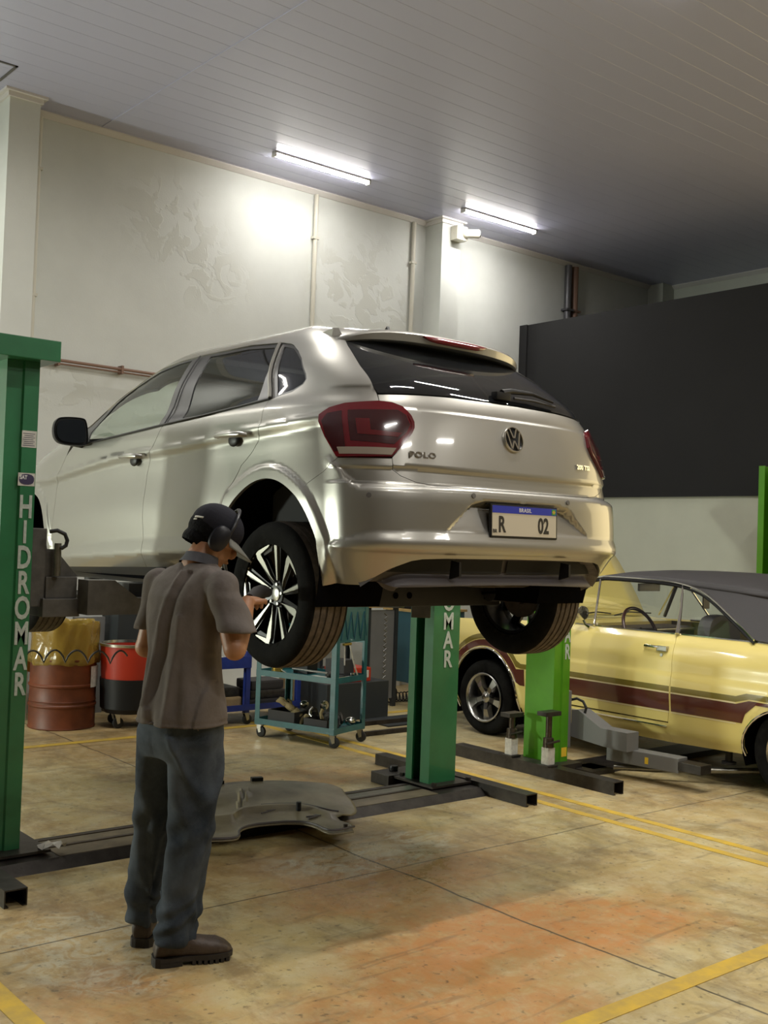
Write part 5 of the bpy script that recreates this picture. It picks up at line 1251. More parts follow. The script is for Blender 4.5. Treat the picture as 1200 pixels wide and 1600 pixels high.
lab = ['oily round casting at the back left of the lower shelf', 'dark ribbed casting beside the bin', 'greasy tan rag bundle right of the glove', 'black cast housing in the middle of the heap', 'black cast housing behind the corner post', 'bright machined fitting on top of the heap', 'dark casting near the right end', 'shiny clamp lying on the glove bin', 'brown rag strip above the low bin', 'small dark knuckle in the low bin', 'bright bracket at the right edge of the shelf', 'small dark casting at the right edge', 'silver elbow piece at the back of the heap']
for i, (x, y, z, r, m_) in enumerate(parts_spec):
    r *= 1.25
    p = cpt(x, y, .124+r*.8 if z < .2 else z); k = MB()
    if i % 3 == 0:
        k.lathe([(0,r*.5),(r*.5,r*.5),(r*.55,r*.2),(r,r*.15),(r,-r*.3),(r*.4,-r*.4),(r*.35,-r*.75),(0,-r*.75)], 18, Matrix.Translation(p) @ Euler((.4*i, .5*i, 0)).to_matrix().to_4x4())
    elif i % 3 == 1:
        k = lump(p, (r, r*.8, r*.7), i, 14, .6)
    else:
        T = Matrix.Translation(p) @ Euler((.3*i, .2*i, .7*i)).to_matrix().to_4x4(); k.tube([T @ Vector((-r, 0, 0)), T @ Vector((-r*.2, 0, r*.5)), T @ Vector((r*.7, 0, r*.2)), T @ Vector((r, 0, -r*.5))], [r*.4, r*.32, r*.38, r*.3], 10)
    loose('machine_part', lab[i]+' of the teal cart', 'car part', k, M[m_], 'greasy parts on the cart')
# upper shelf load
Z2 = .507
g = MB().lathe([(0,.055),(.045,.055),(.045,.05),(.040,.046),(.045,.042),(.045,.034),(.040,.03),(.045,.026),(.045,0),(0,0)], 28, Matrix.Translation(cpt(.13, .10, Z2))); loose('metal_ring', 'gold coloured bearing ring on the teal cart upper shelf', 'bearing', g, M['gold'])
g = MB(); g.prism([(.36,.02),(.60,.03),(.62,.20),(.42,.22)], 'z', Z2, Z2+.002, CT); loose('paper_sheet', 'white paper sheet on the teal cart upper shelf', 'paper', g, M['paper'])
g = MB(); g.tube([cpt(.28,.10,Z2+.05), cpt(.62,.12,Z2+.045)], .007, 8); g.tube([cpt(.62,.12,Z2+.045), cpt(.64,.14,Z2+.012)], .009, 8); loose('breaker_bar', 'long chrome bar lying across the paper on the teal cart', 'tool', g, M['shiny'])
g = MB(); g.tube([cpt(.04,.14,Z2+.07), cpt(.26,.06,Z2+.01)], .006, 8); loose('pry_bar', 'thin steel bar at the left end of the teal cart upper shelf', 'tool', g, M['shiny'])
g = MB(); g.box((.20,.22,Z2), (.34,.36,Z2+.10), M=CT, bev=.004); loose('storage_box', 'small black box on the upper shelf of the teal cart', 'box', g, M['blackplastic'])
g = MB(); g.box((.50,.24,Z2), (.68,.38,Z2+.14), M=CT, bev=.004); loose('storage_box', 'dark charcoal box at the right of the teal cart upper shelf', 'box', g, M['greyplastic'])
g = MB(); g.tube([cpt(.70,.10,Z2+.012), cpt(.72,.30,Z2+.012)], .009, 8); g.lathe([(0,.02),(.022,.02),(.022,-.02),(0,-.02)], 12, Matrix.Translation(cpt(.72,.30,Z2+.022))); loose('ratchet', 'chrome ratchet lying at the right end of the teal cart upper shelf', 'tool', g, M['shiny'])
g = lump(cpt(.66, .08, Z2+.035), (.035, .03, .035), 5, 14, .3); loose('fitting', 'round grey fitting by the near corner post of the teal cart', 'car part', g, M['cast'])
# hose hanging from the cart end with a coupling
t = thing('air_line', 'thin pale air line with brass coupling hanging at the cart end', 'hose', (5.28, 6.62, .85))
p0 = CT @ Vector((Lx+.012, .12, .79))
MB().cyl(p0+Vector((-.05, -.02, 0)), p0+Vector((.05, .015, 0)), .010, 10).build('coupling', M['gold'], t)
MB().tube([p0+Vector((.04, .012, -.01)), p0+Vector((.07, .02, -.10)), p0+Vector((.13, .05, -.20)), p0+Vector((.19, .09, -.27))], .006, 8).build('line', M['paper'], t)
MB().tube([p0+Vector((-.03, -.01, -.01)), p0+Vector((-.025, -.01, -.16))], .005, 8).build('line', M['paper'], t)
# cardboard box on the floor behind the cart
loose('cardboard_box', 'brown cardboard box seen through the teal cart', 'box', MB().box((5.72, 8.05, 0), (6.02, 8.35, .32), bev=.004), M['card'])
# blue cart
bc_ = thing('tool_cart', 'deep blue steel cart behind the mechanic, left of the teal cart', 'cart', (4.95, 8.05, 0))
for (x, y) in ((4.72,7.83),(5.03,7.83),(5.03,8.35),(4.72,8.35)): MB().box((x, y, .10), (x+.045, y+.045, .62), bev=.003).build('post', M['blue'], bc_); caster(bc_, x+.02, y+.02, .10, .042)
for z, h in ((.12,.05),(.48,.10)):
    MB().box((4.72, 7.825, z), (5.075, 8.395, z+.008)).build('shelf', M['blue'], bc_)
    MB().box((4.72, 7.822, z), (5.60 if z < .2 else 5.075, 7.830, z+h)).build('shelf_edge', M['blue'], bc_)
MB().box((5.075, 7.83, .12), (5.60, 8.39, .128)).build('shelf', M['blue'], bc_)
MB().box((5.56, 7.83, .10), (5.60, 7.87, .62), bev=.003).build('post', M['blue'], bc_); caster(bc_, 5.57, 7.85, .10, .042)
for i, (x, y, z, sx, sy, sz, m_, lb) in enumerate(((4.78,7.9,.128,.26,.3,.10,'card','flat brown box on the lower shelf of the blue cart'), (4.79,7.92,.229,.24,.28,.08,'cast','dark flat part stacked on the brown box in the blue cart'), (4.82,7.92,.488,.2,.28,.05,'paper','pale flat box on top of the blue cart'), (5.12,7.90,.128,.38,.3,.07,'greyplastic','long dark sack at the bottom of the stack beside the blue cart post'), (5.13,7.90,.199,.37,.28,.07,'cast','middle dark sack in the stack beside the blue cart post'), (5.15,7.92,.270,.33,.26,.08,'greyplastic','topmost dark sack in the stack beside the blue cart post'))):
    loose('stored_box', lb, 'box', MB().box((x, y, z), (x+sx, y+sy, z+sz), bev=.02), M[m_], 'things stored on the blue cart')
# orange drum with a clear yellow liner
dr_ = thing('oil_drum', 'rusty orange drum with a clear yellow bag liner by the wall', 'drum', (3.70, 8.50, 0)); DT = Matrix.Translation((3.70, 8.50, 0))
pf_ = [(0,.0),(.262,.0),(.268,.008),(.262,.02),(.262,.17),(.270,.18),(.270,.19),(.262,.20),(.262,.215),(.267,.22),(.262,.228),(.262,.33),(.272,.34),(.272,.352),(.262,.36),(.262,.535),(.270,.545),(.270,.556),(.258,.56),(.252,.55),(.252,.02),(0,.018)]
MB().lathe(pf_, 56, DT).build('drum_body', M['drum'], dr_)
vs = []; fs = []; n = 64; prof = [(.272,.515),(.281,.535),(.278,.57),(.266,.62),(.262,.70),(.262,.78),(.268,.84),(.262,.855),(.250,.84),(.248,.74),(.246,.62),(.240,.50)]
for (r, z) in prof:
    for k in range(n):
        w = 2*PI*k/n; rr = r+.010*math.sin(7*w+z*6)+.006*math.sin(17*w-z*22)*(1 if z > .5 else .3); zz = z+(.006*math.sin(5*w)+.003*math.sin(11*w))*(1 if z < .53 or z > .8 else 0); vs.append((3.70+rr*math.cos(w), 8.50+rr*math.sin(w), zz))
for i in range(len(prof)-1):
    for k in range(n): fs.append((i*n+k, i*n+(k+1) % n, (i+1)*n+(k+1) % n, (i+1)*n+k))
MB().add(vs, fs, True).build('bag_liner', M['liner'], dr_)
vs = []
for z in (.33, .50):
    for k in range(7): w = math.radians(-62+k*5); vs.append((3.70+.2735*math.cos(w), 8.50+.2735*math.sin(w), z))
lb_ = MB().add(vs, [(k, k+1, 8+k, 7+k) for k in range(6)], True).build('drum_label', M['paper'], dr_)
# red and black wheeled tub
tb = thing('waste_tub', 'red tub with steel rim sitting in a black wheeled base beside the drum', 'bin', (4.16, 8.2, 0)); TT = Matrix.Translation((4.17, 8.25, 0))
MB().lathe([(0,.12),(.20,.12),(.235,.16),(.245,.40),(.235,.40),(.22,.17),(0,.14)], 40, TT).build('black_base', M['blackplastic'], tb)
MB().lathe([(0,.17),(.21,.18),(.236,.41),(.248,.665),(.242,.665),(.228,.42),(0,.20)], 40, TT).build('red_tub', M['red'], tb)
MB().lathe([(.240,.660),(.256,.662),(.258,.682),(.244,.684)], 48, TT, closed=True).build('steel_rim', M['shiny'], tb)
for k in range(4): w = .5+k*PI/2; caster(tb, 4.17+.17*math.cos(w), 8.25+.17*math.sin(w), .12, .045)
# boards and panels standing behind
loose('panel_board', 'grey board leaning on the wall behind the drum', 'board', MB().box((3.98, 8.95, 0), (4.26, 9.0, .84)), M['greyboard'])
loose('dark_cabinet', 'black cabinet standing behind the red tub', 'cabinet', MB().box((4.30, 8.78, 0), (4.95, 9.10, .88), bev=.006), M['darkboard'])
t = thing('floor_sign', 'narrow blue board with white edge standing left of the drum', 'sign', (3.46, 8.88, 0))
MB().box((3.36, 8.86, .0), (3.53, 8.885, .50)).build('blue_board', M['blue'], t); MB().box((3.53, 8.857, .0), (3.545, 8.888, .50)).build('white_edge', M['white'], t)
g = MB(); g.prism([(3.50,.42),(3.56,.40),(3.66,.50),(3.60,.60),(3.50,.57)], 'y', 8.79, 8.85); loose('yellow_bag', 'crumpled yellow-orange bag between the sign and the drum', 'bag', g, M['gold'])
# bench with wooden top and pegboard end, further right
bn = thing('workbench', 'workbench with a light wooden top and grey perforated end, behind the centre post', 'workbench', (6.75, 8.4, 0))
MB().box((6.48, 8.02, .955), (6.92, 8.85, 1.0), bev=.004).build('bench_top', M['wooden'], bn)
for (x, y) in ((6.50,8.04),(6.84,8.04),(6.84,8.78),(6.50,8.78)): MB().box((x, y, 0), (x+.04, y+.04, .955)).build('leg', M['darkboard'], bn)
MB().box((6.54, 8.055, .08), (6.84, 8.065, .93)).build('end_sheet', M['greyboard'], bn)
g = MB(); pts = [(6.73+.018*(1 if k % 2 else -1), 8.050, .90-.026*k) for k in range(30)]; g.tube(pts, .004, 6); g.build('hooked_chain', M['shiny'], bn)
MB().box((6.52, 8.06, .30), (6.86, 8.78, .32)).build('lower_shelf', M['greyplastic'], bn)
# petrol blue cabinet with an ear defender hung on it
cb_ = thing('tool_cabinet', 'petrol blue tool cabinet on casters half hidden by the centre post', 'cabinet', (7.5, 8.2, 0))
MB().box((7.10, 8.02, .20), (7.75, 8.50, .90), bev=.006).build('cabinet_body', M['tealbox'], cb_); MB().box((7.08, 8.00, .90), (7.77, 8.52, .925), bev=.004).build('cabinet_top', M['wooden'], cb_)
for (x, y) in ((7.16,8.08),(7.68,8.08),(7.68,8.44),(7.16,8.44)): caster(cb_, x, y, .20, .06)
MB().box((7.12, 8.05, .925), (7.40, 8.3, 1.03), bev=.01).build('tray', M['blackplastic'], cb_)
t = thing('ear_defenders', 'black and red ear defenders hanging at the cabinet corner', 'ear defenders', (7.13, 7.96, .80))
MB().tube([(7.08+.06*math.cos(w), 7.965, .83+.075*math.sin(w)) for w in np.linspace(0, PI, 14)], .010, 8).build('headband', M['blackplastic'], t)
MB().sphere((7.02, 7.965, .79), (.028, .03, .055), 16).build('ear_cup', M['blackplastic'], t); MB().sphere((7.14, 7.965, .78), (.028, .03, .055), 16).build('ear_cup', M['red'], t)
MB().tube([(6.95+.36*u, 7.95+.05*math.sin(2*PI*9*u), .055+.05*math.cos(2*PI*9*u)) for u in np.linspace(0, 1, 150)], .006, 6)
tag(MB().tube([(6.93+.40*u, 8.22+.045*math.sin(2*PI*9*u), .052+.045*math.cos(2*PI*9*u)) for u in np.linspace(0, 1, 150)], .006, 6).build('coiled_hose', M['rubber']), 'black coiled spring hose on the floor by the blue cabinet', 'hose')
# red case, black mats and bars on the floor
t = thing('tool_case', 'red plastic case with a white label lying behind the teal cart', 'case', (6.1, 7.75, .0))
MB().box((5.86, 7.62, .33), (6.22, 7.85, .455), bev=.012).build('case_body', M['red'], t); MB().box((6.13, 7.616, .365), (6.19, 7.621, .43)).build('case_label', M['paper'], t)
loose('stand', 'low black stand under the red case', 'stand', MB().box((5.70, 7.58, 0), (6.40, 7.98, .329), bev=.006), M['darkboard'])
loose('rubber_mat', 'black rubber mat lying flat under the bench', 'mat', MB().box((6.05, 7.15, 0), (6.75, 7.55, .012)), M['darkboard'])
g = MB().box((5.55, 7.02, .060), (6.72, 7.055, .095)); loose('steel_bar', 'long dark steel bar on the floor, upper of the two', 'bar', g, M['steel'])
g = MB().box((5.60, 6.90, .0), (6.50, 6.935, .035)); loose('steel_bar', 'dark steel bar on the floor, nearer of the two', 'bar', g, M['steel'])
g = MB(); g.box((6.35, 6.95, 0), (6.40, 7.05, .059)); loose('steel_block', 'small steel block propping the long bar', 'block', g, M['steel'])
# removed plastic bumper skin lying across the plate of the lift
bk = [(3.30,5.62),(3.48,5.61),(3.60,5.57),(3.80,5.48),(3.97,5.39),(4.05,5.33),(4.06,5.22)]
ft = [(2.78,4.66),(2.90,4.60),(2.955,4.605),(3.02,4.72),(3.12,4.765),(3.28,4.735),(3.38,4.68),(3.41,4.60),(3.395,4.47),(3.43,4.44),(3.56,4.455)]
def smooth_line(p, n):
    c = chaikin(p, 1); d = [0]
    for i in range(1, len(c)): d.append(d[-1]+math.hypot(c[i][0]-c[i-1][0], c[i][1]-c[i-1][1]))
    u = np.linspace(0, d[-1], n); return list(zip(np.interp(u, d, [q[0] for q in c]), np.interp(u, d, [q[1] for q in c])))
nc, nr_ = 60, 26; BK = smooth_line(bk, nc); FT = smooth_line(ft, nc); vs = []; fs = []
for j in range(nr_):
    v = j/(nr_-1); z = float(pchip([0,.10,.30,.50,.60,.66,.72,.88,1.0],[.115,.135,.130,.108,.105,.130,.105,.090,.100])(v))
    for i in range(nc):
        u = i/(nc-1); x = BK[i][0]*(1-v)+FT[i][0]*v; y = BK[i][1]*(1-v)+FT[i][1]*v
        x += .07*math.sin(PI*v)**3*(u**4)-.13*math.exp(-((v-.68)/.07)**2)*(u**8); zz = z+.008*math.sin(PI*min(1, u*1.3))*(1-v)-.04*u**6*(1-abs(v-.45))
        zz += .012*(abs(u-.38+.10*v) < .012)*(v > .25)*(v < .62)+.012*(abs(u-.33+.10*v) < .012)*(v > .25)*(v < .62)
        vs.append((x, y, max(.062, zz)))
for j in range(nr_-1):
    for i in range(nc-1): fs.append((j*nc+i, j*nc+i+1, (j+1)*nc+i+1, (j+1)*nc+i))
bsk = thing('bumper_cover', 'removed dusty plastic bumper cover lying over the lift cross plate', 'bumper cover', (3.5, 5.0, .0))
o = MB().add(vs, fs, True).build('cover_shell', M['cover'], bsk); sd = o.modifiers.new('s', 'SOLIDIFY'); sd.thickness = .008; sd.offset = -1
MB().tube([(x, y, .108) for x, y in FT], .006, 8).build('cover_lip', M['diffuser'], bsk)
def cover_pt(u, v, dz): 
    i = int(u*(nc-1)); j = int(v*(nr_-1)); p = vs[j*nc+i]; return Vector((p[0], p[1], p[2]+dz))
for (u, v) in ((.14,.09),(.42,.09)): p = cover_pt(u, v, -.014); MB().box((-.035,-.02,-.01), (.035,.02,.035), M=Matrix.Translation(p) @ Matrix.Rotation(-.3, 4, 'Z'), bev=.004).build('clip_block', M['blackplastic'], bsk)
MB().tube([cover_pt(.45+.035*k, .60, .006) for k in range(14)], .006, 6).build('stiffening_rib', M['diffuser'], bsk)
for (u, v) in ((.52,.72),(.80,.72)):
    for k in range(5): a = PI*k/4+.2; p = cover_pt(u, v, .0); MB().tube([p, p+Vector((.085*math.cos(a), .085*math.sin(a)*.6, -.004))], .005, 6).build('stiffening_rib', M['diffuser'], bsk)
p = cover_pt(.66, .74, 0); MB().cyl(p-Vector((0,0,.01)), p+Vector((0, 0, .045)), .014, 12).build('mounting_peg', M['blackplastic'], bsk)
p = cover_pt(.95, .88, 0); MB().cyl(p-Vector((0,0,.01)), p+Vector((0, 0, .022)), .012, 12).build('mounting_peg', M['iron'], bsk)
# added floodlight fixture on a stand, out of view, housing the inferred lamp
fl = thing('added_floodlight', 'added black floodlight on a stand, out of view by the back wall, far left', 'floodlight', (-2.68, 8.85, 0))
_d = (Vector((4.5, 4.6, 1.2))-Vector((-2.6, 8.75, 1.5))).normalized(); _T = Matrix.Translation(Vector((-2.6, 8.75, 1.5))-_d*.012) @ _d.to_track_quat('-Z', 'Y').to_matrix().to_4x4()
MB().box((-.25, -.25, .004), (.25, .25, .07), M=_T, bev=.01).build('housing', M['blackplastic'], fl)
MB().box((-.23, -.23, .001), (.23, .23, .004), M=_T).build('lens', M['tube'], fl)
MB().cyl(_T @ Vector((0, 0, .07)), (-2.68, 8.85, 1.2), .02, 12).build('bracket', M['steel'], fl)
MB().cyl((-2.68, 8.85, 0.0), (-2.68, 8.85, 1.25), .022, 12).build('stand_pole', M['steel'], fl)
MB().box((-2.86, 8.72, 0), (-2.50, 8.98, .03), bev=.005).build('stand_base', M['steel'], fl)
# ------------------------------------------------------------ the mechanic
M['skin'] = mat('tanned_skin', (.36, .17, .085), .5, bump=.05, bscale=200, var=.15, vscale=14)
M['shirt'] = mat('grey_polo_cloth', (.135, .115, .104), .9, spec=.2, bump=.55, bscale=17, var=.25, vscale=5)
M['collar'] = mat('grey_collar_cloth', (.060, .060, .070), .85, bump=.2, bscale=420)
M['jeans'] = mat('dark_blue_denim', (.020, .028, .040), .9, spec=.2, bump=.25, bscale=380, var=.75, vscale=4, dirt=(.10, .118, .142))
M['boot'] = mat('brown_leather', (.065, .044, .032), .55, bump=.3, bscale=60, var=.4, vscale=14)
M['sole'] = mat('boot_sole', (.022, .017, .014), .6)
M['hair'] = mat('black_hair', (.003, .003, .0035), .8, spec=.12, bump=.6, bscale=110)
M['cap'] = mat('black_cap_cloth', (.018, .018, .024), .9, spec=.15, bump=.2, bscale=400)
M['capgrey'] = mat('grey_brim', (.16, .16, .14), .6)
M['muff'] = mat('dark_ear_cup', (.012, .012, .016), .35, spec=.35)
M['glove'] = mat('dark_work_glove', (.018, .014, .014), .7)
def loft(rings, n=28, M_=None, cap=True):
    """rings: (centre, a, b[, e]) with a, b half-axis vectors"""
    vs = []; fs = []
    for r in rings:
        c, a, b = Vector(r[0]), Vector(r[1]), Vector(r[2]); e = r[3] if len(r) > 3 else 1.0
        for k in range(n):
            w = 2*PI*k/n; cw, sw = math.cos(w), math.sin(w)
            vs.append(c+a*(abs(cw)**e)*(1 if cw >= 0 else -1)+b*(abs(sw)**e)*(1 if sw >= 0 else -1))
    L = len(rings)
    for i in range(L-1):
        for k in range(n): fs.append((i*n+k, i*n+(k+1) % n, (i+1)*n+(k+1) % n, (i+1)*n+k))
    if cap: fs += [tuple(range(n-1, -1, -1)), tuple((L-1)*n+k for k in range(n))]
    return MB().add(vs, fs, True, M_)
def limb(g, pts, rs, n=16):
    for p, r in zip(pts, rs): g.sphere(tuple(p), r*.995, n)
    for i in range(len(pts)-1): g.tube([pts[i], pts[i+1]], [rs[i], rs[i+1]], n)
    return g
def fuse(name, g, voxel, it, m, par, fn=None, keep=None, fac=.5):
    me = bpy.data.meshes.new(name); me.from_pydata([tuple(v) for v in g.v], [], g.f); 
    bm = bmesh.new(); bm.from_mesh(me); bmesh.ops.recalc_face_normals(bm, faces=bm.faces); bm.to_mesh(me); bm.free()
    t = bpy.data.objects.new(name, me); COL.objects.link(t)
    r = t.modifiers.new('r', 'REMESH'); r.mode = 'VOXEL'; r.voxel_size = voxel; r.use_smooth_shade = True
    s = t.modifiers.new('s', 'SMOOTH'); s.factor = fac; s.iterations = it
    dg = bpy.context.evaluated_depsgraph_get(); me2 = bpy.data.meshes.new_from_object(t.evaluated_get(dg)); bpy.data.objects.remove(t); me2.name = name
    if fn:
        co = np.zeros(len(me2.vertices)*3); me2.vertices.foreach_get('co', co); co = co.reshape(-1, 3)
        no = np.array([tuple(v.normal) for v in me2.vertices]); co = fn(co, no); me2.vertices.foreach_set('co', co.ravel()); me2.update()
    if keep:
        bm = bmesh.new(); bm.from_mesh(me2); dl = [f for f in bm.faces if not keep(f.calc_center_median())]; bmesh.ops.delete(bm, geom=dl, context='FACES'); bm.to_mesh(me2); bm.free()
    for p in me2.polygons: p.use_smooth = True
    me2.materials.clear(); return mkobj(name, me2, m, par)
man = thing('person', 'person in grey polo, dark jeans, black cap and ear defenders, reaching to the raised wheel', 'person', (2.08, 3.66, 0))
PH = math.radians(14); Fd = Vector((math.cos(PH), math.sin(PH), 0)); Ld = Vector((-math.sin(PH), math.cos(PH), 0)); Up = Vector((0, 0, 1))
V = Vector
shR, elR, wrR, hdR = V((2.120,3.475,1.405)), V((2.128,3.396,1.185)), V((2.272,3.553,1.342)), V((2.375,3.652,1.365))
shL, elL, wrL = V((2.050,3.850,1.41)), V((2.025,3.885,1.15)), V((2.26,3.93,1.10))
hL, kL, aL = V((2.045,3.735,.86)), V((2.055,3.800,.48)), V((2.06,3.870,.11))
hR, kR, aR = V((2.085,3.590,.86)), V((2.090,3.580,.50)), V((2.050,3.615,.11))
nb, hc = V((2.115,3.655,1.48)), V((2.185,3.665,1.60))
HT = Matrix.Translation(hc) @ Euler((0, 0, math.radians(-18))).to_matrix().to_4x4() @ Euler((0, math.radians(30), 0)).to_matrix().to_4x4()
# body: one continuous surface
g = MB()
limb(g, [V((2.06,3.65,.90)), V((2.065,3.655,1.08)), V((2.068,3.665,1.30)), nb], [.105, .09, .105, .062])
limb(g, [nb+V((-.01,0,.0)), V((2.150,3.660,1.545))], [.060, .056])
limb(g, [V((2.08,3.60,1.36)), shR+V((0,.01,-.03)), elR], [.045, .042, .042]); limb(g, [elR, (elR+wrR)*.5+V((.0,-.004,-.004)), wrR], [.043, .040, .029])
limb(g, [V((2.06,3.74,1.36)), shL+V((0,-.01,-.03)), elL], [.045, .040, .040]); limb(g, [elL, (elL+wrL)*.5, wrL], [.043, .039, .028])
limb(g, [hL, kL, aL], [.085, .058, .040]); limb(g, [hR, kR, aR], [.085, .058, .040])
g.sphere((0, 0, .018), (.096, .077, .088), 24, HT); g.sphere((.030, 0, -.052), (.066, .058, .068), 20, HT); g.sphere((.060, 0, -.094), (.030, .030, .022), 16, HT)
g.sphere((.103, 0, -.030), (.016, .013, .022), 12, HT); g.sphere((.078, 0, .012), (.018, .045, .014), 12, HT); g.sphere((.095, 0, -.070), (.012, .024, .008), 12, HT)
for s in (-1, 1): g.sphere((.0, s*.078, -.018), (.022, .010, .032), 12, HT); g.sphere((.084, s*.031, -.002), (.010, .013, .009), 10, HT)
def hand(g, wr, d, side, curl=.6, sc=1.0):
    d = d.normalized(); a = d.cross(V((0, 0, 1))).normalized()*side; nrm = a.cross(d).normalized()
    g2 = loft([(wr, a*.026, nrm*.020), (wr+d*.03, a*.036, nrm*.017), (wr+d*.075, a*.042, nrm*.015), (wr+d*.092, a*.040, nrm*.012)], 16)
    g.add(g2.v, g2.f, True)
    for k, (o, L) in enumerate(((-.031, .066), (-.011, .076), (.011, .071), (.030, .056))):
        b = wr+d*.088+a*o; t = d; p = b; P = [b-d*.012]
        for j, f in enumerate((.45, .32, .23)):
            ang = curl*(.55+.35*j); dd = (d*math.cos(ang*(j+1)*.6)-nrm*side*math.sin(ang*(j+1)*.6)*-1*side).normalized() if False else (d*math.cos(ang*(j+1)*.6)-V((0, 0, 1))*math.sin(ang*(j+1)*.6)).normalized()
            p = p+dd*L*f; P.append(p)
        limb(g, P, [.0095, .0092, .0085, .0072], 10)
    b = wr+d*.030-a*.030; limb(g, [b, b+d*.030-a*.028+nrm*.0, b+d*.058-a*.026-V((0, 0, .012))], [.012, .0105, .008], 10)
    return g
hand(g, wrR, V((.70, .70, .10)), -1, .75); hand(g, wrL, V((.9, .2, -.25)), 1, .5)
body = fuse('body', g, .0045, 3, M['skin'], man)
# shirt
def ring(c, a, b, e=.92): return (V(c), Ld*a, Fd*b, e)
g = loft([ring((2.060,3.640,.885),.184,.150), ring((2.062,3.641,.95),.178,.145), ring((2.066,3.648,1.05),.160,.128), ring((2.068,3.655,1.15),.152,.118), ring((2.068,3.665,1.27),.160,.120), ring((2.075,3.664,1.36),.172,.112), ring((2.088,3.660,1.42),.178,.094,.95), ring((2.100,3.657,1.460),.132,.074), ring((2.112,3.655,1.492),.072,.060)], 40)
def sleeve(g, p, q, e, r0, r1, r2):
    d = (q-p).normalized(); mid = p.lerp(q, .5); g.sphere(tuple(p), r0, 20); lo = loft([(p, Fd*r0, Ld*r0*.9), (mid, Fd*r1, Ld*r1*.85), (e, Fd*r2, Ld*r2*.85)], 20); g.add(lo.v, lo.f, True)
cR = V((2.142,3.402,1.248)); cL_ = shL.lerp(elL, .72)
sleeve(g, shR+V((0,.012,-.005)), cR, cR, .066, .074, .082); sleeve(g, shL+V((0,-.01,-.005)), cL_, cL_, .062, .062, .064)
for s_, q in ((1, V((2.092,3.555,1.425))), (1, V((2.070,3.765,1.425)))): g.sphere(tuple(q), .050, 16)
def folds(co, no):
    rel = co-np.array([2.066, 3.655, 0]); lat = rel[:, 0]*Ld.x+rel[:, 1]*Ld.y; fr = rel[:, 0]*Fd.x+rel[:, 1]*Fd.y; z = co[:, 2]
    back = np.clip(-fr/.06+.4, 0, 1); ph = np.arctan2(lat, -fr+.001)
    w = (np.sin(ph*6+(z-1.4)*3.5)+.7*np.sin(ph*11+(z-1.3)*7+1.3)+.4*np.sin(ph*17-(z)*9))*np.clip((1.42-z)/.25, 0, 1)*(.25+.75*np.clip((1.40-z)/.5, 0, 1))
    # a long pleat running from the nape down to the left hem
    x0 = -.02+(1.44-z)*.16; pl = np.exp(-((lat-x0)/.016)**2)-.8*np.exp(-((lat-x0+.03)/.018)**2); x1 = -.075+(1.40-z)*.02; pl2 = np.exp(-((lat-x1)/.014)**2)
    ctr = np.exp(-((lat+.005)/.012)**2)*np.clip((z-1.25)/.2, 0, 1)*-1
    inb = (np.abs(lat) < .165)
    d = .0068*w*inb+.012*pl*back*inb*(z < 1.46)*(z > .95)+.008*pl2*back*inb*(z < 1.3)+.006*ctr*back
    # gather above the hem and a soft blouse at the waist
    d += .008*np.exp(-((z-.965)/.05)**2)*np.sin(ph*5+1)+.004*np.exp(-((z-.905)/.006)**2)*-1
    sl = ~inb | ((z > 1.15) & (np.abs(lat) > .15)); d += .0035*np.sin(z*38+lat*25+fr*30)*sl
    return co+no*d[:, None]
shirt = fuse('shirt', g, .008, 8, M['shirt'], man, folds, keep=lambda c: c.z > .893)
sd = shirt.modifiers.new('s', 'SOLIDIFY'); sd.thickness = .003
co_ = loft([(V((2.112,3.655,1.478)), Ld*.078, Fd*.070), (V((2.122,3.655,1.500)), Ld*.070, Fd*.064), (V((2.128,3.655,1.520)), Ld*.064, Fd*.060), (V((2.129,3.655,1.516)), Ld*.060, Fd*.056), (V((2.118,3.655,1.485)), Ld*.062, Fd*.056)], 36, cap=False)
for i, v in enumerate(co_.v):
    r = Vector(v)-V((2.12, 3.655, 1.5)); f = r.dot(Fd); co_.v[i] = tuple(Vector(v)+V((0, 0, -.28*f)))
co_.build('collar', M['collar'], shirt)
# trousers
def legrings(h, k, a, s):
    r = []
    for t, w, f in ((0, .108, .115), (.25, .102, .108), (.5, .088, .094)): r.append((h.lerp(k, t*2*.5*2 if False else t*2*.5/.5*.5 if False else min(1, t*2)), Ld*w, Fd*f))
    return r
g = loft([ring((2.062,3.645,.98),.150,.120), ring((2.062,3.648,.90),.165,.135), ring((2.064,3.655,.82),.168,.140), ring((2.066,3.66,.76),.150,.125)], 36)
def leg(h, k, a, w=1.0):
    P = [h, h.lerp(k, .35), h.lerp(k, .7), k, k.lerp(a, .35), k.lerp(a, .7), a+V((0, 0, .035)), a+V((0, 0, -.03))]
    R = [(.092,.115), (.088,.104), (.080,.094), (.074,.086), (.074,.084), (.070,.080), (.068,.080), (.066,.080)]
    return loft([(p, Ld*r0*w, Fd*r1*w) for p, (r0, r1) in zip(P, R)], 28)
for q in (leg(hL, kL, aL), leg(hR, kR, aR, 1.04)): g.add(q.v, q.f, True)
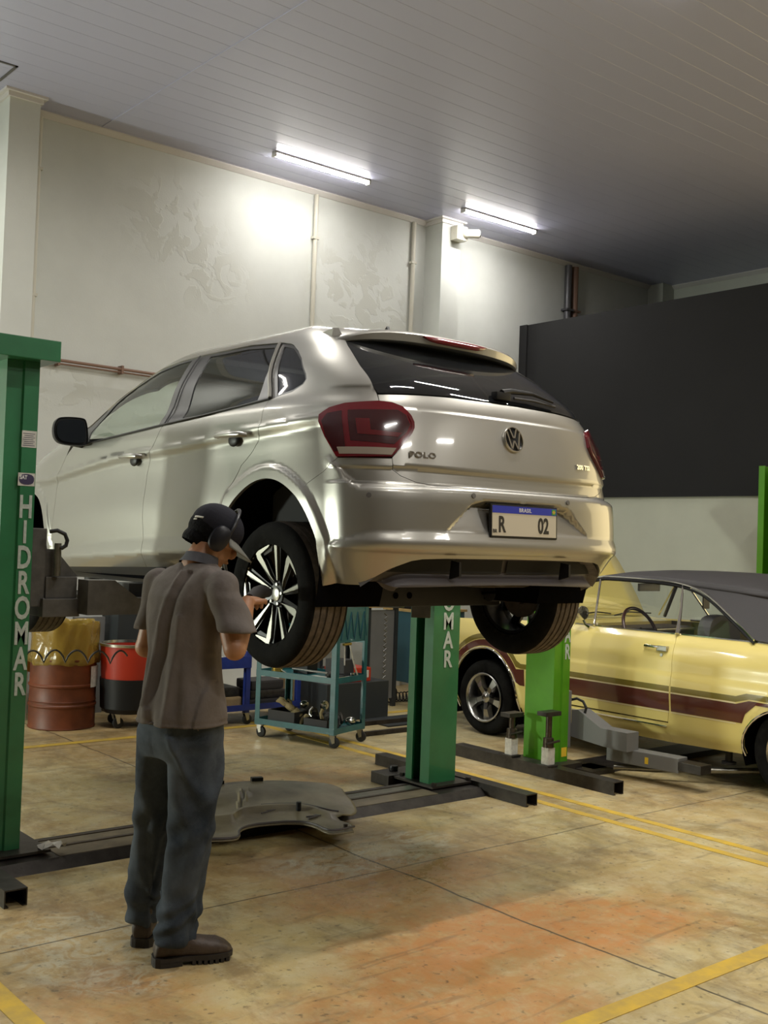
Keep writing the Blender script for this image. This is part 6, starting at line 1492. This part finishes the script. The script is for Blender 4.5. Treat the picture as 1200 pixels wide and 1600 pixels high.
def jfold(co, no):
    z = co[:, 2]; lat = (co[:, 0]-2.07)*Ld.x+(co[:, 1]-3.66)*Ld.y; fr = (co[:, 0]-2.07)*Fd.x+(co[:, 1]-3.66)*Fd.y
    right = lat < .01+.0*(z); ph = np.where(right, np.arctan2(fr, lat+.07), np.arctan2(fr, lat-.13))
    d = .006*np.sin(ph*3+z*9)*np.clip((.9-z)/.3, 0, 1)+.004*np.sin(ph*5-z*12+np.sin(z*17))
    low = np.exp(-((z-.17)/.10)**2); d += low*.007*np.sin(z*75+ph*2.2+1.6*np.sin(ph*2+z*20))
    kn = np.exp(-((z-.50)/.09)**2); d += kn*.004*np.sin(z*60+ph*3.5)
    dg = np.exp(-(((lat+.10)-(z-.80)*.35)/.014)**2)*(z > .42)*(z < .86)*.012; d += dg
    return co+no*d[:, None]
fuse('trousers', g, .0085, 6, M['jeans'], man, jfold, fac=.5)
# boots
def boot(heel, toe, name):
    h = V((*heel, 0)); t = V((*toe, 0)); d = (t-h).normalized(); a = d.cross(Up); L = (t-h).length; S = L/.29
    P = lambda f, u, s=0: h+d*(f*L)+Up*u+a*s
    up = []
    for f, w, z0, z1 in ((.02,.030,.030,.075),(.06,.040,.026,.105),(.16,.043,.024,.135),(.28,.043,.022,.150),(.40,.042,.022,.125),(.52,.045,.020,.098),(.66,.050,.018,.088),(.80,.050,.018,.082),(.91,.043,.020,.066),(.985,.024,.026,.046)):
        up.append((P(f, (z0+z1)/2), a*w, Up*(z1-z0)/2, .80))
    g = loft(up, 24); lo = loft([(P(.22, .10), a*.042, d*.058), (P(.22, .175), a*.042, d*.052)], 20); g.add(lo.v, lo.f, True)
    u = fuse('boot', g, .005, 4, M['boot'], man)
    g = MB(); out = []
    for f, w in ((.0,.018),(.02,.034),(.08,.044),(.2,.046),(.35,.042),(.5,.044),(.66,.053),(.80,.053),(.92,.045),(.98,.030),(1.0,.012)): out.append((f, w))
    poly = [P(f, 0, w) for f, w in out]+[P(f, 0, -w) for f, w in reversed(out)]; n = len(poly)
    def slab(z0, z1, pl): vs = [p+Up*z0 for p in pl]+[p+Up*z1 for p in pl]; m_ = len(pl); return vs, [tuple(range(m_)), tuple(range(m_, 2*m_))]+[(i, (i+1) % m_, m_+(i+1) % m_, m_+i) for i in range(m_)]
    v_, f_ = slab(.016, .034, poly); g.add(v_, f_); hp = [P(f, 0, w) for f, w in out[:5]]+[P(f, 0, -w) for f, w in reversed(out[:5])]; v_, f_ = slab(0, .018, hp); g.add(v_, f_)
    for k in range(7):
        f0 = .47+.070*k; w = np.interp(f0+.02, [q[0] for q in out], [q[1] for q in out]); pl = [P(f0, 0, w), P(min(.985, f0+.045), 0, w), P(min(.985, f0+.045), 0, -w), P(f0, 0, -w)]; v_, f_ = slab(.003*(k > 4), .018, pl); g.add(v_, f_)
    g.build('sole', M['sole'], u); return u
boot((1.975, 3.640), (2.262, 3.548), 'right'); boot((2.015, 3.815), (2.215, 4.030), 'left')
# hair, cap, ear defenders
g = MB(); g.sphere((-.012, 0, .008), (.101, .085, .088), 24, HT); g.sphere((-.064, 0, -.054), (.043, .062, .044), 18, HT)
fuse('hair', g, .004, 2, M['hair'], man, keep=lambda c: ((HT.inverted() @ c).x < .028 and (HT.inverted() @ c).z > -.075))
g = MB(); g.sphere((-.004, 0, .030), (.108, .090, .088), 32, HT)
cap_ = fuse('cap', g, .004, 2, M['cap'], man, keep=lambda c: (HT.inverted() @ c).z > -.004+.12*((HT.inverted() @ c).x))
sd = cap_.modifiers.new('s', 'SOLIDIFY'); sd.thickness = .003
vs = []; fs = []; nn = 16
for j in range(5):
    r = j/4
    for i in range(nn+1):
        a = -1.15+2.3*i/nn; rx = .100+.085*r*math.cos(a)**.6; vs.append(HT @ V((rx*math.cos(a)-.004, (.088+.012*r)*math.sin(a), .006-.030*r-.004*(math.sin(a)**2)+.008)))
for j in range(4):
    for i in range(nn): fs.append((j*(nn+1)+i, j*(nn+1)+i+1, (j+1)*(nn+1)+i+1, (j+1)*(nn+1)+i))
o = MB().add(vs, fs, True).build('cap_brim', M['capgrey'], cap_); sd = o.modifiers.new('s', 'SOLIDIFY'); sd.thickness = .003
def cap_print(az, el, L, h):
    """raised strip of print lying on the back of the cap"""
    vs = []; n = 6
    for i in range(n+1):
        for k in (0, 1):
            A_ = az+(i/n-.5)*L/.10; E_ = el+(k-.5)*h/.09+.25*(i/n-.5)*L/.1
            vs.append(HT @ V((-.004+.1115*math.cos(E_)*math.cos(A_), .0935*math.cos(E_)*math.sin(A_), .030+.0915*math.sin(E_))))
    o = MB().add(vs, [(2*i, 2*i+1, 2*i+3, 2*i+2) for i in range(n)], True).build('cap_print', M['paper'], cap_); q = o.modifiers.new('s', 'SOLIDIFY'); q.thickness = .001
cap_print(math.radians(212), -.12, .042, .007); cap_print(math.radians(204), -.26, .020, .005)
ed = MB().tube([HT @ V((.030+.0*w, .100*math.cos(w), .012+.118*math.sin(w))) for w in np.linspace(0, PI, 22)], .007, 8).build('ear_defender_band', M['muff'], man)
for s in (-1, 1):
    lo = loft([(HT @ V((.006, s*.078, -.014)), HT.to_3x3() @ V((.030,0,0)), HT.to_3x3() @ V((0,0,.040))), (HT @ V((.006, s*.092, -.014)), HT.to_3x3() @ V((.038,0,0)), HT.to_3x3() @ V((0,0,.052)), .85), (HT @ V((.006, s*.108, -.014)), HT.to_3x3() @ V((.035,0,0)), HT.to_3x3() @ V((0,0,.049)), .85), (HT @ V((.006, s*.117, -.014)), HT.to_3x3() @ V((.020,0,0)), HT.to_3x3() @ V((0,0,.031)))], 28)
    lo.build('ear_cup', M['muff'], ed)
# dark tool held against the hub
t = thing('wheel_tool', 'dark hand tool held by the person against the wheel hub', 'tool', (2.50, 3.80, 1.37))
MB().tube([(2.325,3.620,1.352), (2.44,3.745,1.366), (2.50,3.795,1.370), (2.575,3.87,1.362)], [.020, .028, .030, .022], 12).build('tool_body', M['glove'], t)
MB().cyl((2.575,3.87,1.362), (2.610,3.905,1.358), .013, 12).build('socket', M['satin'], t)
